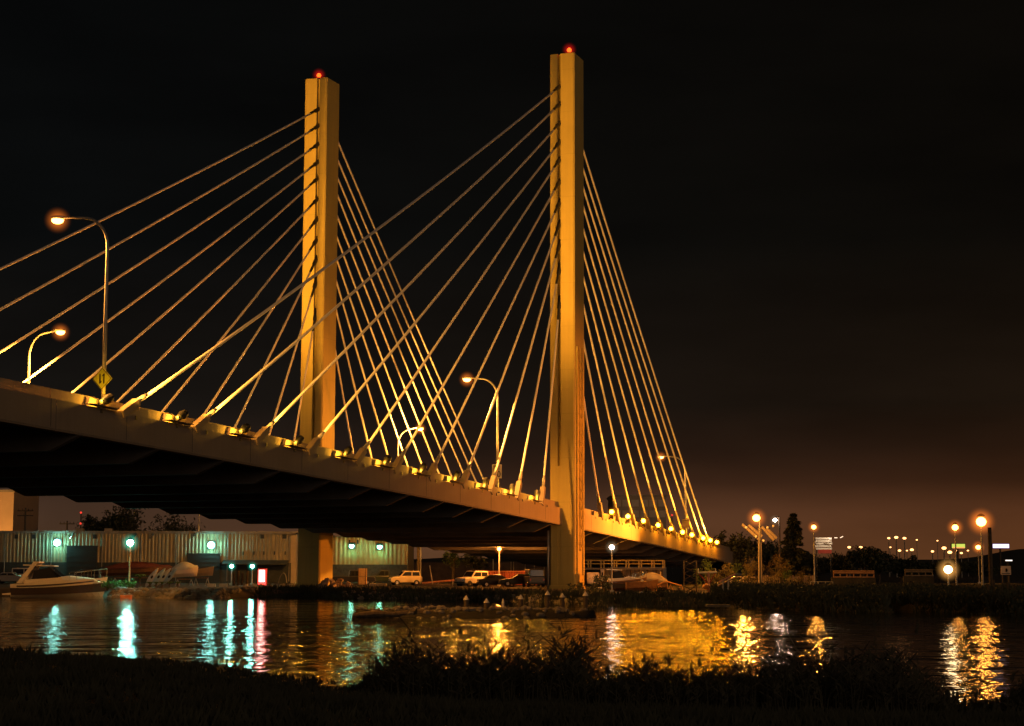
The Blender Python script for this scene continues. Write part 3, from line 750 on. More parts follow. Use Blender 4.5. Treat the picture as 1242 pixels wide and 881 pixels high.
# ---------------------------------------------------------------- vehicles
def car(px, py, Y, rot, label, paint, kind='suv', cat='car', zg=.85, L=4.6, W=1.85):
    """kind: suv, sedan, pickup, van; built along +x, wheels on the ground"""
    root = empty('parked_car' if kind != 'van' else 'parked_van', (0,0,0), label, cat)
    if kind == 'suv':   low = [(-L/2,.45),(-L/2,1.0),(-L/2+.1,1.08),(L*.20,1.08),(L/2-.12,.95),(L/2,.75),(L/2,.42),(L*.38,.35),(-L*.38,.35)]; cabp = [(-L/2+.12,1.06),(-L/2+.3,1.74),(L*.06,1.78),(L*.22,1.06)]
    elif kind == 'sedan': low = [(-L/2,.42),(-L/2+.03,.88),(-L*.3,.98),(L*.2,.95),(L/2-.15,.80),(L/2,.6),(L/2,.38),(L*.38,.3),(-L*.38,.3)]; cabp = [(-L*.36,.94),(-L*.22,1.40),(L*.05,1.43),(L*.22,.93)]
    elif kind == 'pickup': low = [(-L/2,.5),(-L/2,1.05),(-.3,1.05),(L*.22,1.08),(L/2-.12,1.0),(L/2,.8),(L/2,.45),(L*.38,.38),(-L*.38,.38)]; cabp = [(-.5,1.03),(-.42,1.75),(L*.12,1.78),(L*.24,1.06)]
    else: low = [(-L/2,.45),(-L/2,1.15),(L*.28,1.15),(L/2-.1,1.0),(L/2,.75),(L/2,.42),(L*.38,.35),(-L*.38,.35)]; cabp = [(-L/2+.02,1.12),(-L/2+.1,1.95),(L*.16,1.98),(L*.30,1.13)]
    sw = lambda hw: (lambda u_, v_, d: Vector((u_, d*hw, v_)))
    mb = MB().prism(low, -1, 1, sw(W/2)); mb.prism(cabp, -1, 1, sw(W/2*.88))
    body = mb.build('body', paint, root, bevel=.07)
    # side windows, windscreen
    cx = [p_[0] for p_ in cabp]; z0_, z1_ = cabp[0][1]+.10, cabp[1][1]-.12
    xa, xb = cabp[0][0]+.22, cabp[3][0]-.28; xa2, xb2 = cabp[1][0]+.12, cabp[2][0]-.02
    xm = (xa2+xb2)/2
    for s_ in (-1, 1):
        for q in ([(xa,z0_),(xm-.05,z0_),(xm-.05,z1_),(xa2,z1_)], [(xm+.05,z0_),(xb,z0_),(xb2,z1_),(xm+.05,z1_)]):
            MB().prism(q, s_*W/2*.87, s_*(W/2*.88+.012), lambda u_, v_, d: Vector((u_, d, v_))).build('window', GLASS, body)
    for (pa, pb, nm) in ((cabp[3], cabp[2], 'windscreen'), (cabp[0], cabp[1], 'rear_window')):
        dx = pb[0]-pa[0]; dz_ = pb[1]-pa[1]; sg = 1 if nm == 'windscreen' else -1
        q = []
        for t in (.14, .86): q.append((pa[0]+dx*t+sg*.015, pa[1]+dz_*t+.01))
        MB().add([(q[0][0],-W*.38,q[0][1]),(q[0][0],W*.38,q[0][1]),(q[1][0],W*.35,q[1][1]),(q[1][0],-W*.35,q[1][1]),(q[0][0]-sg*.04,-W*.38,q[0][1]-.02),(q[0][0]-sg*.04,W*.38,q[0][1]-.02),(q[1][0]-sg*.04,W*.35,q[1][1]-.02),(q[1][0]-sg*.04,-W*.35,q[1][1]-.02)], [(0,1,2,3),(4,7,6,5),(0,4,5,1),(1,5,6,2),(2,6,7,3),(3,7,4,0)]).build(nm, GLASS, body)
    for sx in (-.31, .31):
        for sy in (-1, 1):
            c = Vector((sx*L, sy*(W/2-.08), .34)); wl = MB().tube([c-Vector((0,.12,0)), c+Vector((0,.12,0))], [.34,.34], 16).build('wheel', RUBBER, root)
            MB().tube([c+Vector((0,sy*.11,0)), c+Vector((0,sy*.135,0))], [.2,.18], 12).build('rim', CHROME, wl)
    for sy in (-.33, .33):
        MB().box((L/2-.02, sy*W, .72), (.08,.3,.15)).build('headlight', CHROME, body); MB().box((-L/2+.01, sy*1.2*W, .8), (.06,.14,.26)).build('tail_light', mat('tail_red', (.3,.02,.02), .3), body)
    MB().box((L/2+.02,0,.48), (.14,W*.95,.2)).build('bumper', DSTEEL, body, bevel=.03); MB().box((-L/2-.02,0,.48), (.14,W*.95,.2)).build('bumper', DSTEEL, body, bevel=.03)
    p = at(px, py, Y); root.location = (p.x, Y, far_h(p.x, Y)-.01); root.rotation_euler = (0,0,rot)
    return root
PW = mat('white_paint', (.72,.68,.60), .35, 0, .04, 1); PO = mat('cream_paint', (.70,.55,.38), .35, 0, .05, 1)
PB = mat('black_paint', (.02,.02,.025), .3, 0, .1, 1); PD = mat('dark_green_paint', (.03,.045,.04), .35, 0, .1, 1); PR = mat('red_paint', (.35,.05,.03), .4, 0, .1, 1); PS = mat('silver_paint', (.4,.4,.4), .35, .4, .05, 1)
car(491.5, 715, 219, R(195), 'boxy cream off roader lit orange before the buff warehouse', PO, 'suv', L=3.9)
car(573, 717, 205, R(222), 'white off roader lit orange beside the red strip', PW, 'suv', L=3.9)
car(468, 714, 222, R(184), 'dark pickup truck left of the cream off roader', PD, 'pickup', 'pickup', L=5.2)
car(604, 717, 203, R(8), 'black sedan right of the white off roader', PB, 'sedan', L=4.6)
car(630, 717, 201, R(185), 'dark green low car second from the near tower leg', PD, 'sedan', L=4.5)
car(647, 717, 199, R(100), 'small dark van nearest the near tower leg', PB, 'van', 'van', L=4.2)
car(428, 715, 214, R(10), 'dark truck beside the orange lit crate', PB, 'pickup', 'pickup', L=5.2)
car(14, 706, 222, R(0), 'silver sedan behind the motor cruiser at far left', PS, 'sedan', L=4.6)
car(37, 699, 228, R(5), 'pale green lit van behind the motor cruiser', PW, 'van', 'van', L=4.6)
car(102, 704, 226, R(180), 'dark car in front of the large warehouse door', PB, 'suv', L=4.6)
car(893, 709, 176, R(190), 'white car beside the lit yellow shrub', PW, 'sedan', L=4.4)
car(908, 708, 172, R(20), 'orange lit pale hatchback before the plank fence', PO, 'sedan', L=4.2)

# ---------------------------------------------------------------- boats
GEL = mat('white_gelcoat', (.70,.66,.60), .3, 0, .05, 1.5)
DHULL = mat('dark_hull', (.05,.04,.045), .35, 0, .15, 1.5)
TEAK = mat('varnished_wood', (.22,.10,.04), .4, 0, .3, 4)
def hull_rings(L, B, fb, draft, n=14, sheer=.35):
    rings = []
    for i in range(n+1):
        t = i/n; x = -L/2+L*t
        bw = B/2*(1-max(0, (t-.45)/.55)**2.2) if t < 1 else .02
        bw = max(bw, .03)*(.9+.1*min(1, t*4))
        zd_ = fb+sheer*t*t*1.5; ch = .12+.25*t*t
        kx = x-(0 if t < .8 else (t-.8)*L*.28)
        rings.append([Vector((x,-bw,zd_)), Vector((x-(x-kx)*.5,-bw*.86,ch)), Vector((kx,-bw*.25,-draft*(1-.6*t))), Vector((kx,bw*.25,-draft*(1-.6*t))), Vector((x-(x-kx)*.5,bw*.86,ch)), Vector((x,bw,zd_))])
    return rings
def cruiser(px, Y, rot, label, L=9.6, B=3.1, hullm=None, deckm=None, arch=True):
    root = empty('motor_boat', (0,0,0), label, 'boat')
    hm = hullm or GEL; dm = deckm or GEL
    h = MB().loft(hull_rings(L, B, .95, .4)).build('hull', hm, root, smooth=False)
    bt = MB()
    for s_ in (-1, 1):
        rr = hull_rings(L*1.002, B*1.012, .95, .4)
        for q0, q1 in zip(rr[:-1], rr[1:]):
            k5 = 0 if s_ < 0 else 5; k1 = 1 if s_ < 0 else 4
            bt.add([q0[k1], q1[k1], q1[k1].lerp(q1[k5], .62), q0[k1].lerp(q0[k5], .62)], [(0,1,2,3)])
    bt.build('hull_band', DHULL, h)
    st = MB(); 
    for s_ in (-1, 1):
        pts = [Vector((r_[0].x, s_*abs(r_[0].y)*1.015, r_[0].z-.18)) for r_ in hull_rings(L, B, .95, .4)[1:-1]]; st.tube(pts, .05, 5)
    st.build('rubbing_strake', DHULL, h)
    MB().prism([(-L/2-.75,.12),(-L/2+.05,.12),(-L/2+.05,.28),(-L/2-.75,.22)], -B*.42, B*.42, lambda u_, v_, d: Vector((u_, d, v_))).build('swim_platform', dm, root)
    MB().prism([(-L*.36,.9),(-L*.36,1.25),(-L*.05,1.4),(L*.10,1.55),(L*.36,1.35),(L*.43,1.1),(L*.40,.95)], -1, 1, lambda u_, v_, d: Vector((u_, d*B*.36*(1 if u_ < L*.2 else .62), v_))).build('cabin', dm, root, bevel=.08)
    MB().prism([(L*.02,1.46),(L*.03,1.5),(-L*.10,2.2),(-L*.12,2.2)], -B*.34, B*.34, lambda u_, v_, d: Vector((u_, d, v_))).build('windscreen', GLASS, root)
    for s_ in (-1, 1):
        MB().prism([(L*.0,1.42),(-L*.28,1.3),(-L*.26,1.95),(-L*.11,2.15)], s_*B*.345, s_*(B*.345+.04), lambda u_, v_, d: Vector((u_, d, v_))).build('side_window', GLASS, root)
    MB().prism([(-L*.38,2.30),(-L*.05,2.24),(-L*.05,2.32),(-L*.38,2.40)], -B*.36, B*.36, lambda u_, v_, d: Vector((u_, d, v_))).build('hard_top', dm, root, bevel=.03)
    if arch:
        a_ = MB()
        for s_ in (-1, 1): a_.prism([(-L*.44,1.0),(-L*.38,1.0),(-L*.22,2.55),(-L*.27,2.55)], s_*B*.38, s_*(B*.38+.09), lambda u_, v_, d: Vector((u_, d, v_)))
        a_.prism([(-L*.27,2.5),(-L*.21,2.5),(-L*.21,2.62),(-L*.27,2.62)], -B*.41, B*.41, lambda u_, v_, d: Vector((u_, d, v_))); a_.build('radar_arch', dm, root)
    rl = MB()
    for s_ in (-1, 1):
        prev = None
        for i in range(6):
            t = .62+.37*i/5; bw = B/2*(1-((t-.45)/.55)**2.2)*.92+.02; x = -L/2+L*t; z = 1.0+.52*t*t
            rl.tube([(x,s_*bw,z),(x,s_*bw,z+.6)], .022, 5)
            if prev: rl.tube([prev, (x,s_*bw,z+.6)], .026, 5)
            prev = (x,s_*bw,z+.6)
    rl.build('bow_rail', CHROME, root)
    p = at(px, 720, Y); root.location = (p.x, Y, 0); root.rotation_euler = (0,0,rot)
    return root
bt_ = cruiser(73, 177, R(3), 'white motor cruiser with slanted radar arch moored at left', 9.2, 3.2)
bt_.scale = (1, 1, 1.3)
def open_boat(px, Y, z, rot, label, L, B, hm, cover=None, tilt=0, cat='boat', name='small_boat'):
    root = empty(name, (0,0,0), label, cat)
    h = MB().loft(hull_rings(L, B, .62, .25, 10, .22)).build('hull', hm, root)
    if cover:
        rings = []
        for i in range(9):
            t = i/8; x = -L/2+L*t*.97; bw = B/2*(1-max(0,(t-.45)/.55)**2.2)*1.03+.03; zz = .62+.33*t*t
            rg = [Vector((x, bw*math.cos(math.pi*k/6), zz-.1+(.25+.65*math.sin(math.pi*min(1,t*1.1)))*math.sin(math.pi*k/6))) for k in range(7)]; rings.append(rg)
        MB().loft(rings).build('cover', cover, root, smooth=True)
    else:
        for x in (-L*.2, L*.1): MB().box((x,0,.48), (.25,B*.8,.05)).build('seat', TEAK, root)
    p = at(px, 710, Y); root.location = (p.x, Y, z); root.rotation_euler = (tilt, 0, rot)
    return root
RCOV = mat('maroon_canvas', (.16,.045,.035), .8, 0, .2, 2); WCOV = mat('white_canvas', (.62,.68,.64), .7, 0, .08, 2); BCOV = mat('tan_canvas', (.42,.32,.2), .8, 0, .15, 2)
def trestle(px, Y, label, w_=1.6, h=.55):
    x = gx(px, Y); z = far_h(x, Y)
    root = empty('boat_stand', (x,Y,z), label, 'stand')
    for s_ in (-1, 1):
        MB().tube([(x+s_*w_/2-.25,Y,z),(x+s_*w_/2,Y,z+h)], .05, 6).build('leg', STEEL, root); MB().tube([(x+s_*w_/2+.25,Y,z),(x+s_*w_/2,Y,z+h)], .05, 6).build('leg', STEEL, root)
    MB().box((x,Y,z+h), (w_+.2,.16,.1)).build('beam', TEAK, root)
trestle(166, 215, 'wide stand under the long maroon covered boat', 5.2, .75)
open_boat(166, 215, 2.05, R(2), 'long boat under a maroon cover behind the palm like plant', 8.4, 2.4, TEAK, RCOV)
trestle(224, 197, 'stand under the pale green white covered boat', 1.5, .75)
open_boat(224, 197, 2.0, R(8), 'short boat under a pale white cover behind the rock bank', 2.9, 1.6, GEL, WCOV)
trestle(245, 199, 'stand under the narrow yellow lit boat', 1.3, .9)
open_boat(245, 199, 2.05, R(0), 'narrow yellow lit rowing skiff on a stand', 2.6, .7, BCOV)
cols_ = [(.65,.68,.66), (.45,.62,.66), (.6,.62,.5), (.35,.5,.6)]
for k, px in enumerate((184, 192, 198, 205)):
    r_ = empty('leaning_kayak', (0,0,0), ['palest kayak leaning leftmost in the yard row', 'blue grey kayak leaning second from left in the yard row', 'dull cream kayak leaning third in the yard row', 'bluest kayak leaning nearest the white covered boat'][k], 'kayak', 'kayaks leaning in the boat yard')
    rings = []
    for i in range(13):
        t = i/12; w_ = .32*math.sin(math.pi*max(.03, min(.97, t)))**.7
        rings.append([Vector((math.cos(6.283*j/8)*w_, math.sin(6.283*j/8)*w_*.55, -1.25+2.5*t)) for j in range(8)])
    kh = MB().loft(rings).build('hull', mat('kayak_%d' % k if False else ['kayak_white','kayak_blue','kayak_cream','kayak_teal'][k], cols_[k], .35, 0, .08, 2), r_, smooth=True)
    MB().ball((0,-.16,.1), .17, 10, 6, (.7,.35,1.2)).build('cockpit', RUBBER, r_, smooth=True)
    p = at(px, 700, 194); r_.location = (p.x, 194, far_h(p.x,194)+1.0); r_.rotation_euler = (R(10), R(34+k*3), R(4))
# vending machine
p = at(318.5, 700, 206); z = far_h(p.x, 206)
r_ = empty('vending_machine', (p.x,206,z), 'glowing red and white vending machine in the dark yard', 'vending machine')
MB().box((p.x,206,z+.98), (.98,.8,1.95)).build('cabinet', mat('red_cabinet', (.5,.03,.03), .4), r_, bevel=.04)
MB().box((p.x-.04,205.585,z+1.1), (.60,.04,1.35)).build('front_panel', lens('vending_front', (1,.62,.55), 7), r_)
MB().box((p.x-.41,205.585,z+.95), (.1,.04,1.75)).build('side_strip', lens('vending_red', (1,.05,.04), 4), r_); MB().box((p.x+.36,205.585,z+.95), (.16,.04,1.75)).build('side_strip', lens('vending_red', (1,.05,.04), 4), r_)
MB().box((p.x,205.585,z+.2), (.7,.04,.2)).build('tray', lens('vending_red', (1,.05,.04), 4), r_)
point('vending_light', (p.x, 205.0, z+1.1), 45, (1,.25,.2), .25)
# timber posts, hose and kerb boards before the low lamps
for k, px in enumerate((284, 289, 294, 300)):
    x = gx(px, 201); tag(MB().tube([(x,201,.3),(x,201,2.2+.25*(k % 2))], [.16,.14], 8).build('timber_post', BARK), 'dark timber post standing between the two low teal lamps', 'post', 'timber posts by the low lamps')
for k, (a_, b_) in enumerate(((252,262),(267,276),(298,301),(307,312),(315,319),(340,346),(349,358))):
    xa, xb = gx(a_, 190), gx(b_, 190); tag(MB().box(((xa+xb)/2,190,.98), (xb-xa,.35,.32)).build('kerb_block', mat('pale_kerb', (.55,.5,.4), .8, 0, .15, 3), bevel=.03), ['pale kerb block leftmost on the yard edge','pale kerb block second on the yard edge','short kerb block under the timber posts','small kerb block left of the red machine foot','small kerb block at the red machine foot','kerb block under the hose loop','longest orange lit kerb block beside the far tower leg'][k], 'kerb', 'kerb blocks on the yard edge')
x = gx(347, 203); pts = [Vector((x-.9+1.0*math.sin(t*1.5), 203, 1.0+1.25*math.sin(math.pi*min(1,t*.95)**.8))) for t in [i/10 for i in range(11)]]
tag(MB().tube(pts, .055, 6).build('hose_pipe', STEEL), 'bent pale pipe loop beside the far tower leg', 'pipe')

# ---------------------------------------------------------------- things under the bridge
CONT = mat('red_container', (.42,.10,.05), .6, 0, .15, 2)
def slab(name, px0, px1, py0, py1, Y, d, m, label, cat, bevel=.03, z=None):
    a_, b_ = at(px0, py0, Y), at(px1, py1, Y)
    o = MB().box(((a_.x+b_.x)/2, Y+d/2, (a_.z+b_.z)/2), (b_.x-a_.x, d, abs(a_.z-b_.z))).build(name, m, bevel=bevel); tag(o, label, cat); return o
tag(None, None) if False else None
xa, xb = gx(586, 212), gx(654, 212); zg = .85
r_ = empty('shipping_container', ((xa+xb)/2, 214, zg), 'long low red container behind the dark parked cars', 'container')
mb = MB(); corrugated(mb, xa, xb, 212.6, zg+.15, zg+1.6, .3, .05); mb.build('side_panel', CONT, r_)
MB().box(((xa+xb)/2, 214, zg+.8), (xb-xa, 2.7, 1.5)).build('body', CONT, r_); MB().box(((xa+xb)/2, 213.9, zg+1.62), (xb-xa+.1, 3.0, .12)).build('top_rail', mat('pale_red_rail', (.6,.22,.12), .6), r_)
r_ = empty('stacked_crate', (gx(440,211),211,zg), 'tall orange lit crate beside the dark truck', 'crate')
x = gx(440, 211)
for k in range(2): MB().box((x,211,zg+.5+k*.98), (.95,.95,.92)).build('crate_box', mat('plywood', (.5,.32,.16), .75, 0, .2, 3), r_, bevel=.02)
for s_ in (-.42,.42): MB().box((x+s_,210.5,zg+1.0), (.07,.06,1.9)).build('batten', TEAK, r_)
slab('concrete_slab', 448, 468, 708, 714.5, 206, 2.0, mat('pale_kerb', (.55,.5,.4)), 'pale flat concrete slab right of the orange crate', 'slab')
slab('concrete_block', 503, 547, 708.5, 718, 205, 1.2, DECKC, 'long grey concrete block under the bridge by the tall post', 'block')
# low wall with red lit rail above the concrete block
r_ = empty('pipe_rail', (gx(530,209),209,zg), 'thin red pinkish rail above the grey concrete block', 'rail')
a_, b_ = at(512, 707.5, 209), at(551, 704, 209); MB().tube([a_,b_], .11, 8).build('pipe', mat('pinkish_pipe', (.6,.3,.22), .5), r_)
for t in (.05,.5,.95): q = a_.lerp(b_, t); MB().tube([q,(q.x,q.y,zg)], .06, 6).build('support', STEEL, r_)
a_ = at(507.5, 655, 222); tag(MB().tube([(a_.x,222,zg-.2),(a_.x,222,a_.z)], [.19,.17], 10).build('timber_pole', BARK), 'tall pale pole right of the buff warehouse', 'pole')
a_ = at(510.5, 656, 221); tag(MB().tube([(a_.x,221,zg-.2),(a_.x,221,a_.z)], .07, 8).build('conduit_pole', STEEL), 'thin pale pole close beside the tall pole', 'pole')
a_, b_ = at(521, 686, 208), at(525, 710, 208); tag(MB().tube([b_,a_], [.07,.05], 8).build('leaning_pole', STEEL), 'short thin pole leaning left over the grey concrete block', 'pole')
# rubble heap lit orange at the far tower leg
def heap(name, px, Y, w_, h, n, m, label, cat):
    x = gx(px, Y); mb = MB()
    for _ in range(n):
        t = rnd(-1,1); c = Vector((x+t*w_/2, Y+rnd(-.8,.8), .8+max(0,(1-t*t))*h*rnd(0,.9))); q = Matrix.Rotation(rnd(0,3),3,'X') @ Matrix.Rotation(rnd(0,3),3,'Z')
        mb.box(c, (rnd(.2,.6),rnd(.2,.5),rnd(.15,.4)), q)
    tag(mb.build(name, m, bevel=.03), label, cat)
heap('rubble_heap', 399, 181, 1.9, 1.0, 34, mat('broken_concrete', (.45,.36,.28), .9, 0, .3, 3), 'orange lit heap of broken concrete at the far tower leg', 'heap')
heap('rubble_heap', 414, 190, 2.2, .9, 30, mat('broken_concrete', (.45,.36,.28)), 'lower heap of broken concrete left of the dark truck', 'heap')
# white covered boats far behind
for k, (px, py, w_, h) in enumerate(((609,669,2.9,.9),(630,668.5,1.9,1.0),(654,669.5,1.6,.6))):
    Y = 262; p = at(px, py+3, Y); 
    r_ = empty('canopy_tent', (p.x,Y,zg), ['largest pale canopy roof beside the orange post lamp','rounded pale canopy roof in the middle under the bridge','smallest pale canopy roof next to the near tower leg'][k], 'canopy', 'pale canopies under the bridge')
    MB().prism([(-w_/2,0),(-w_*.3,h*.75),(-w_*.05,h),(w_*.25,h*.7),(w_/2,.1),(w_/2,0)], -1.5, 1.5, lambda u_, v_, d: Vector((p.x+u_, Y+d, p.z+v_))).build('roof', WCOV, r_, bevel=.05)
    for sx in (-.45,.45):
        for sy in (-1.4,1.4): MB().tube([(p.x+sx*w_,Y+sy,zg),(p.x+sx*w_,Y+sy,p.z+.1)], .05, 6).build('leg', STEEL, r_)
    point('canopy_light', (p.x, Y-3.5, p.z+1.2), 90, (.75,1,.8), .15) if False else None
# yard wall behind
r_ = tag(MB().box((gx(585,285),285,2.2), (34,.4,3.0)).build('yard_wall', mat('dark_boards', (.07,.05,.04), .9, 0, .3, 1)), 'dark boarded yard wall far under the bridge', 'wall')

# ---------------------------------------------------------------- right of the near tower: walkway, wall, boats
PY_ = 196.0
a_, b_ = at(706, 684, PY_), at(806, 690, PY_)
r_ = empty('raised_walkway', ((a_.x+b_.x)/2, PY_+1, .8), 'raised steel walkway with a double yellow lit railing right of the near tower', 'walkway')
zt_, zl_ = at(750,680,PY_).z, at(750,684,PY_).z; zdck = at(750, 689, PY_).z
rl = MB(); rl.tube([(a_.x,PY_,zt_),(b_.x,PY_,zt_)], .085, 6); rl.tube([(a_.x,PY_,zl_),(b_.x,PY_,zl_)], .07, 6); rl.build('rail', mat('yellow_rail', (.62,.48,.15), .5), r_)
for px in (713.5,716.5,729,732.5,745,748,759.5,762.5,775,778,790.5,793.5,804,806):
    x = gx(px, PY_); MB().box((x,PY_,(zt_+zdck)/2), (.14,.14,zt_-zdck)).build('railing_post', mat('yellow_rail', (.62,.48,.15)), r_)
MB().box(((a_.x+b_.x)/2, PY_+1.2, zdck-.1), (b_.x-a_.x, 2.6, .2)).build('platform', DECKC, r_)
mb = MB(); corrugated(mb, gx(729,PY_), gx(804.5,PY_), PY_+.1, .5, zdck-.2, .95, .2); mb.build('sheet_pile_wall', mat('rusty_sheet_pile', (.22,.16,.10), .8, .1, .3, 1), r_)
slab('pale_crate', 712.5, 727, 694.5, 708, 176, 1.6, mat('pale_pink_box', (.55,.42,.40), .7), 'pale pinkish box right beside the near tower foot', 'box')
r_ = empty('control_post', (gx(730.5,185),185,.8), 'slim pale control post with a dark opening before the walkway', 'post'); x = gx(730.5,185)
MB().box((x,185,1.95), (.34,.3,1.7)).build('casing', PW, r_, bevel=.03); MB().box((x,184.84,2.3), (.16,.04,.35)).build('opening', TXT, r_)
for (px, Y, L, rot, lb, hm, dm, ar) in ((757,165,4.2,R(2),'dark hulled motor boat with a white windscreen frame on the right bank',TEAK,GEL,False),):
    o = cruiser(px, Y, rot, lb, L+1.2, 1.9, hm, dm, False); o.scale = (.78,.78,.78); o.location.z = .95
for k, px in enumerate((779, 790)):
    open_boat(px, 163+k*3, 1.0+k*.05, R(3+k*170), ['low wooden boat right of the windscreened motor boat','second low wooden boat nearest the orange frame'][k], 3.0, 1.2, TEAK, BCOV if k else None)
# orange lit boat cradle and davit
OR = mat('orange_steel', (.60,.26,.08), .5, 0, .15, 2)
r_ = empty('boat_cradle', (gx(813,160),160,.7), 'orange steel boat cradle with triangular feet on the right bank', 'cradle'); x = gx(813,160)
for k, s_ in enumerate((-1.0,.0,1.0)):
    MB().tube([(x+s_*.95-.35,160,.7),(x+s_*.95,160,1.45),(x+s_*.95+.35,160,.7)], .07, 6).build('frame', OR, r_); MB().box((x+s_*.95,160,.72), (.95,.3,.08)).build('foot', OR, r_)
MB().tube([(x-1.15,160,1.45),(x-.4,160,1.75),(x+1.0,160,1.35)], .08, 6).build('beam', OR, r_)
r_ = empty('boat_davit', (gx(857,156),156,.7), 'red and white boat davit with a raised crossbar on the right bank', 'davit'); x = gx(857,156)
MB().tube([(x+.2,156,.6),(x+.15,156,2.6)], .1, 8).build('post', mat('pinkish_pipe', (.6,.3,.22)), r_); MB().tube([(x-.75,156,2.55),(x+.9,156,2.6)], .09, 6).build('crossbar', PW, r_)
for s_ in (-.7,.75): MB().tube([(x+s_,156,2.55),(x+s_*1.05,156,2.9)], .06, 6).build('hook', PW, r_); MB().tube([(x+s_,156,2.5),(x+.17,156,1.5)], .06, 6).build('brace', PR, r_)
MB().ball((x-.05,155.9,1.35), .34, 10, 7, (1,.7,.8)).build('winch', OR, r_, smooth=True)
r_ = empty('lattice_gantry', (gx(837,158),158,.7), 'dim lattice gantry between the cradle and the davit', 'gantry'); x = gx(837,158)
for s_ in (-.55,.55): MB().tube([(x+s_,158,.6),(x+s_,158,3.6)], .06, 6).build('leg', BARK, r_)
br = MB()
for k in range(5): br.tube([(x-.55,158,.8+k*.56),(x+.55,158,1.36+k*.56)], .04, 5); br.tube([(x+.55,158,.8+k*.56),(x-.55,158,1.36+k*.56)], .04, 5)
br.build('brace', BARK, r_)
r_ = empty('gangway_ramp', (gx(886,142),142,.5), 'gangway ramp sloping up to the right on two tall pilings', 'gangway')
for px in (876.5, 883): x = gx(px,142); MB().tube([(x,142,-.4),(x,142,2.1)], .07, 8).build('leg', STEEL, r_)
pa, pb = at(872,706,142), at(892,696.5,142); MB().tube([pa,pb], .08, 6).build('rail', mat('pinkish_pipe', (.6,.3,.22)), r_); MB().tube([pb, at(900,697,142)], .07, 6).build('rail', STEEL, r_)
MB().prism([(pa.x,pa.z-.35),(pb.x,pb.z-.35),(pb.x,pb.z-.25),(pa.x,pa.z-.25)], 142, 143.2, lambda u_, v_, d: Vector((u_, d, v_))).build('walkway', TEAK, r_)
slab('timber_float', 858, 886, 733.5, 736.5, 132, 1.4, mat('weathered_boards', (.13,.12,.10)), 'thin timber float lying at the right waterline', 'float')
# slanting booms on the orange lamp's pole
r_ = empty('slanting_boom', (gx(921,164),164,.8), 'pair of pale slanting booms lit orange beside the conifer', 'boom')
BM = mat('pale_boom', (.34,.27,.19), .6, .1, .2, 2)
for (p0, p1) in (((900,636),(922,655)), ((908,637),(924,651)), ((924,639),(939,655)), ((930,641),(942,653))):
    MB().tube([at(*p0,163.5), at(*p1,163.5)], [.13,.17], 8).build('boom', BM, r_)
x = gx(922,164); MB().tube([(x,164,.6),(x,164,at(922,640,164).z)], [.2,.16], 8).build('mast', BM, r_)
for q in ((905,640),(917,651),(931,640),(926,656),(938,638)): MB().ball(at(*q,163.2), .13, 8, 6).build('fitting', PW, r_, smooth=True)
# billboard with pale slats
p = at(999, 661, 255); r_ = empty('slatted_hoarding', (p.x,255,.8), 'pale slatted hoarding with a red lower part right of the conifer', 'hoarding')
for k in range(5): MB().box((p.x+rnd(-.06,.06),255,p.z+.9-.36*k), (2.3,.1,.26)).build('slat', PW, r_)
MB().box((p.x+.15,255,p.z-.95), (1.9,.1,.55)).build('lower_panel', PR, r_)
for s_ in (-1,1): MB().tube([(p.x+s_,255.12,.6),(p.x+s_,255.12,p.z+1.1)], .08, 6).build('leg', DSTEEL, r_)
for k in range(3): 
    q = at(1005+k*7, 652.5, 254); MB().tube([q, q+Vector((.42,0,.2*(k-1)))], .06, 6).build('lamp', lens('hoarding_lamp', (1,.7,.45), 1.8), r_)
spot('hoarding_light', (p.x+1.3, 252.6, p.z+2.0), p, 420, (1,.75,.5), 100, 1, .2)
# plank fence
x0, x1 = gx(921,172), gx(986,172)
r_ = empty('plank_fence', ((x0+x1)/2,172,.7), 'orange lit plank fence behind the scrub right of the bridge end', 'fence')
FE = mat('weathered_plank', (.34,.24,.16), .85, 0, .3, 2)
mb = MB(); x = x0
while x < x1: mb.box((x,172,1.4+rnd(-.06,.08)), (.13,.03,1.6)); x += .19
mb.build('planks', FE, r_); rl = MB()
for z in (1.0,1.65): rl.box(((x0+x1)/2,172.06,z), (x1-x0,.06,.09))
rl.build('rail', FE, r_)
for k in range(5): MB().box((x0+(x1-x0)*k/4,172.1,1.3), (.12,.12,1.7)).build('fence_post', FE, r_)
x0, x1 = gx(983,160), gx(1010,160)
r_ = empty('wire_fence', ((x0+x1)/2,160,.7), 'thin wire fence between the plank fence and the guard rail', 'fence')
for k in range(4): MB().tube([(x0+(x1-x0)*k/3,160,.4),(x0+(x1-x0)*k/3,160,1.75)], .035, 6).build('fence_post', STEEL, r_)
MB().tube([(x0,160,1.75),(x1,160,1.75)], .03, 6).build('rail', STEEL, r_)
LEAFWALL = mat('mossy_wall', (.035,.032,.025), .95, 0, .4, 1)
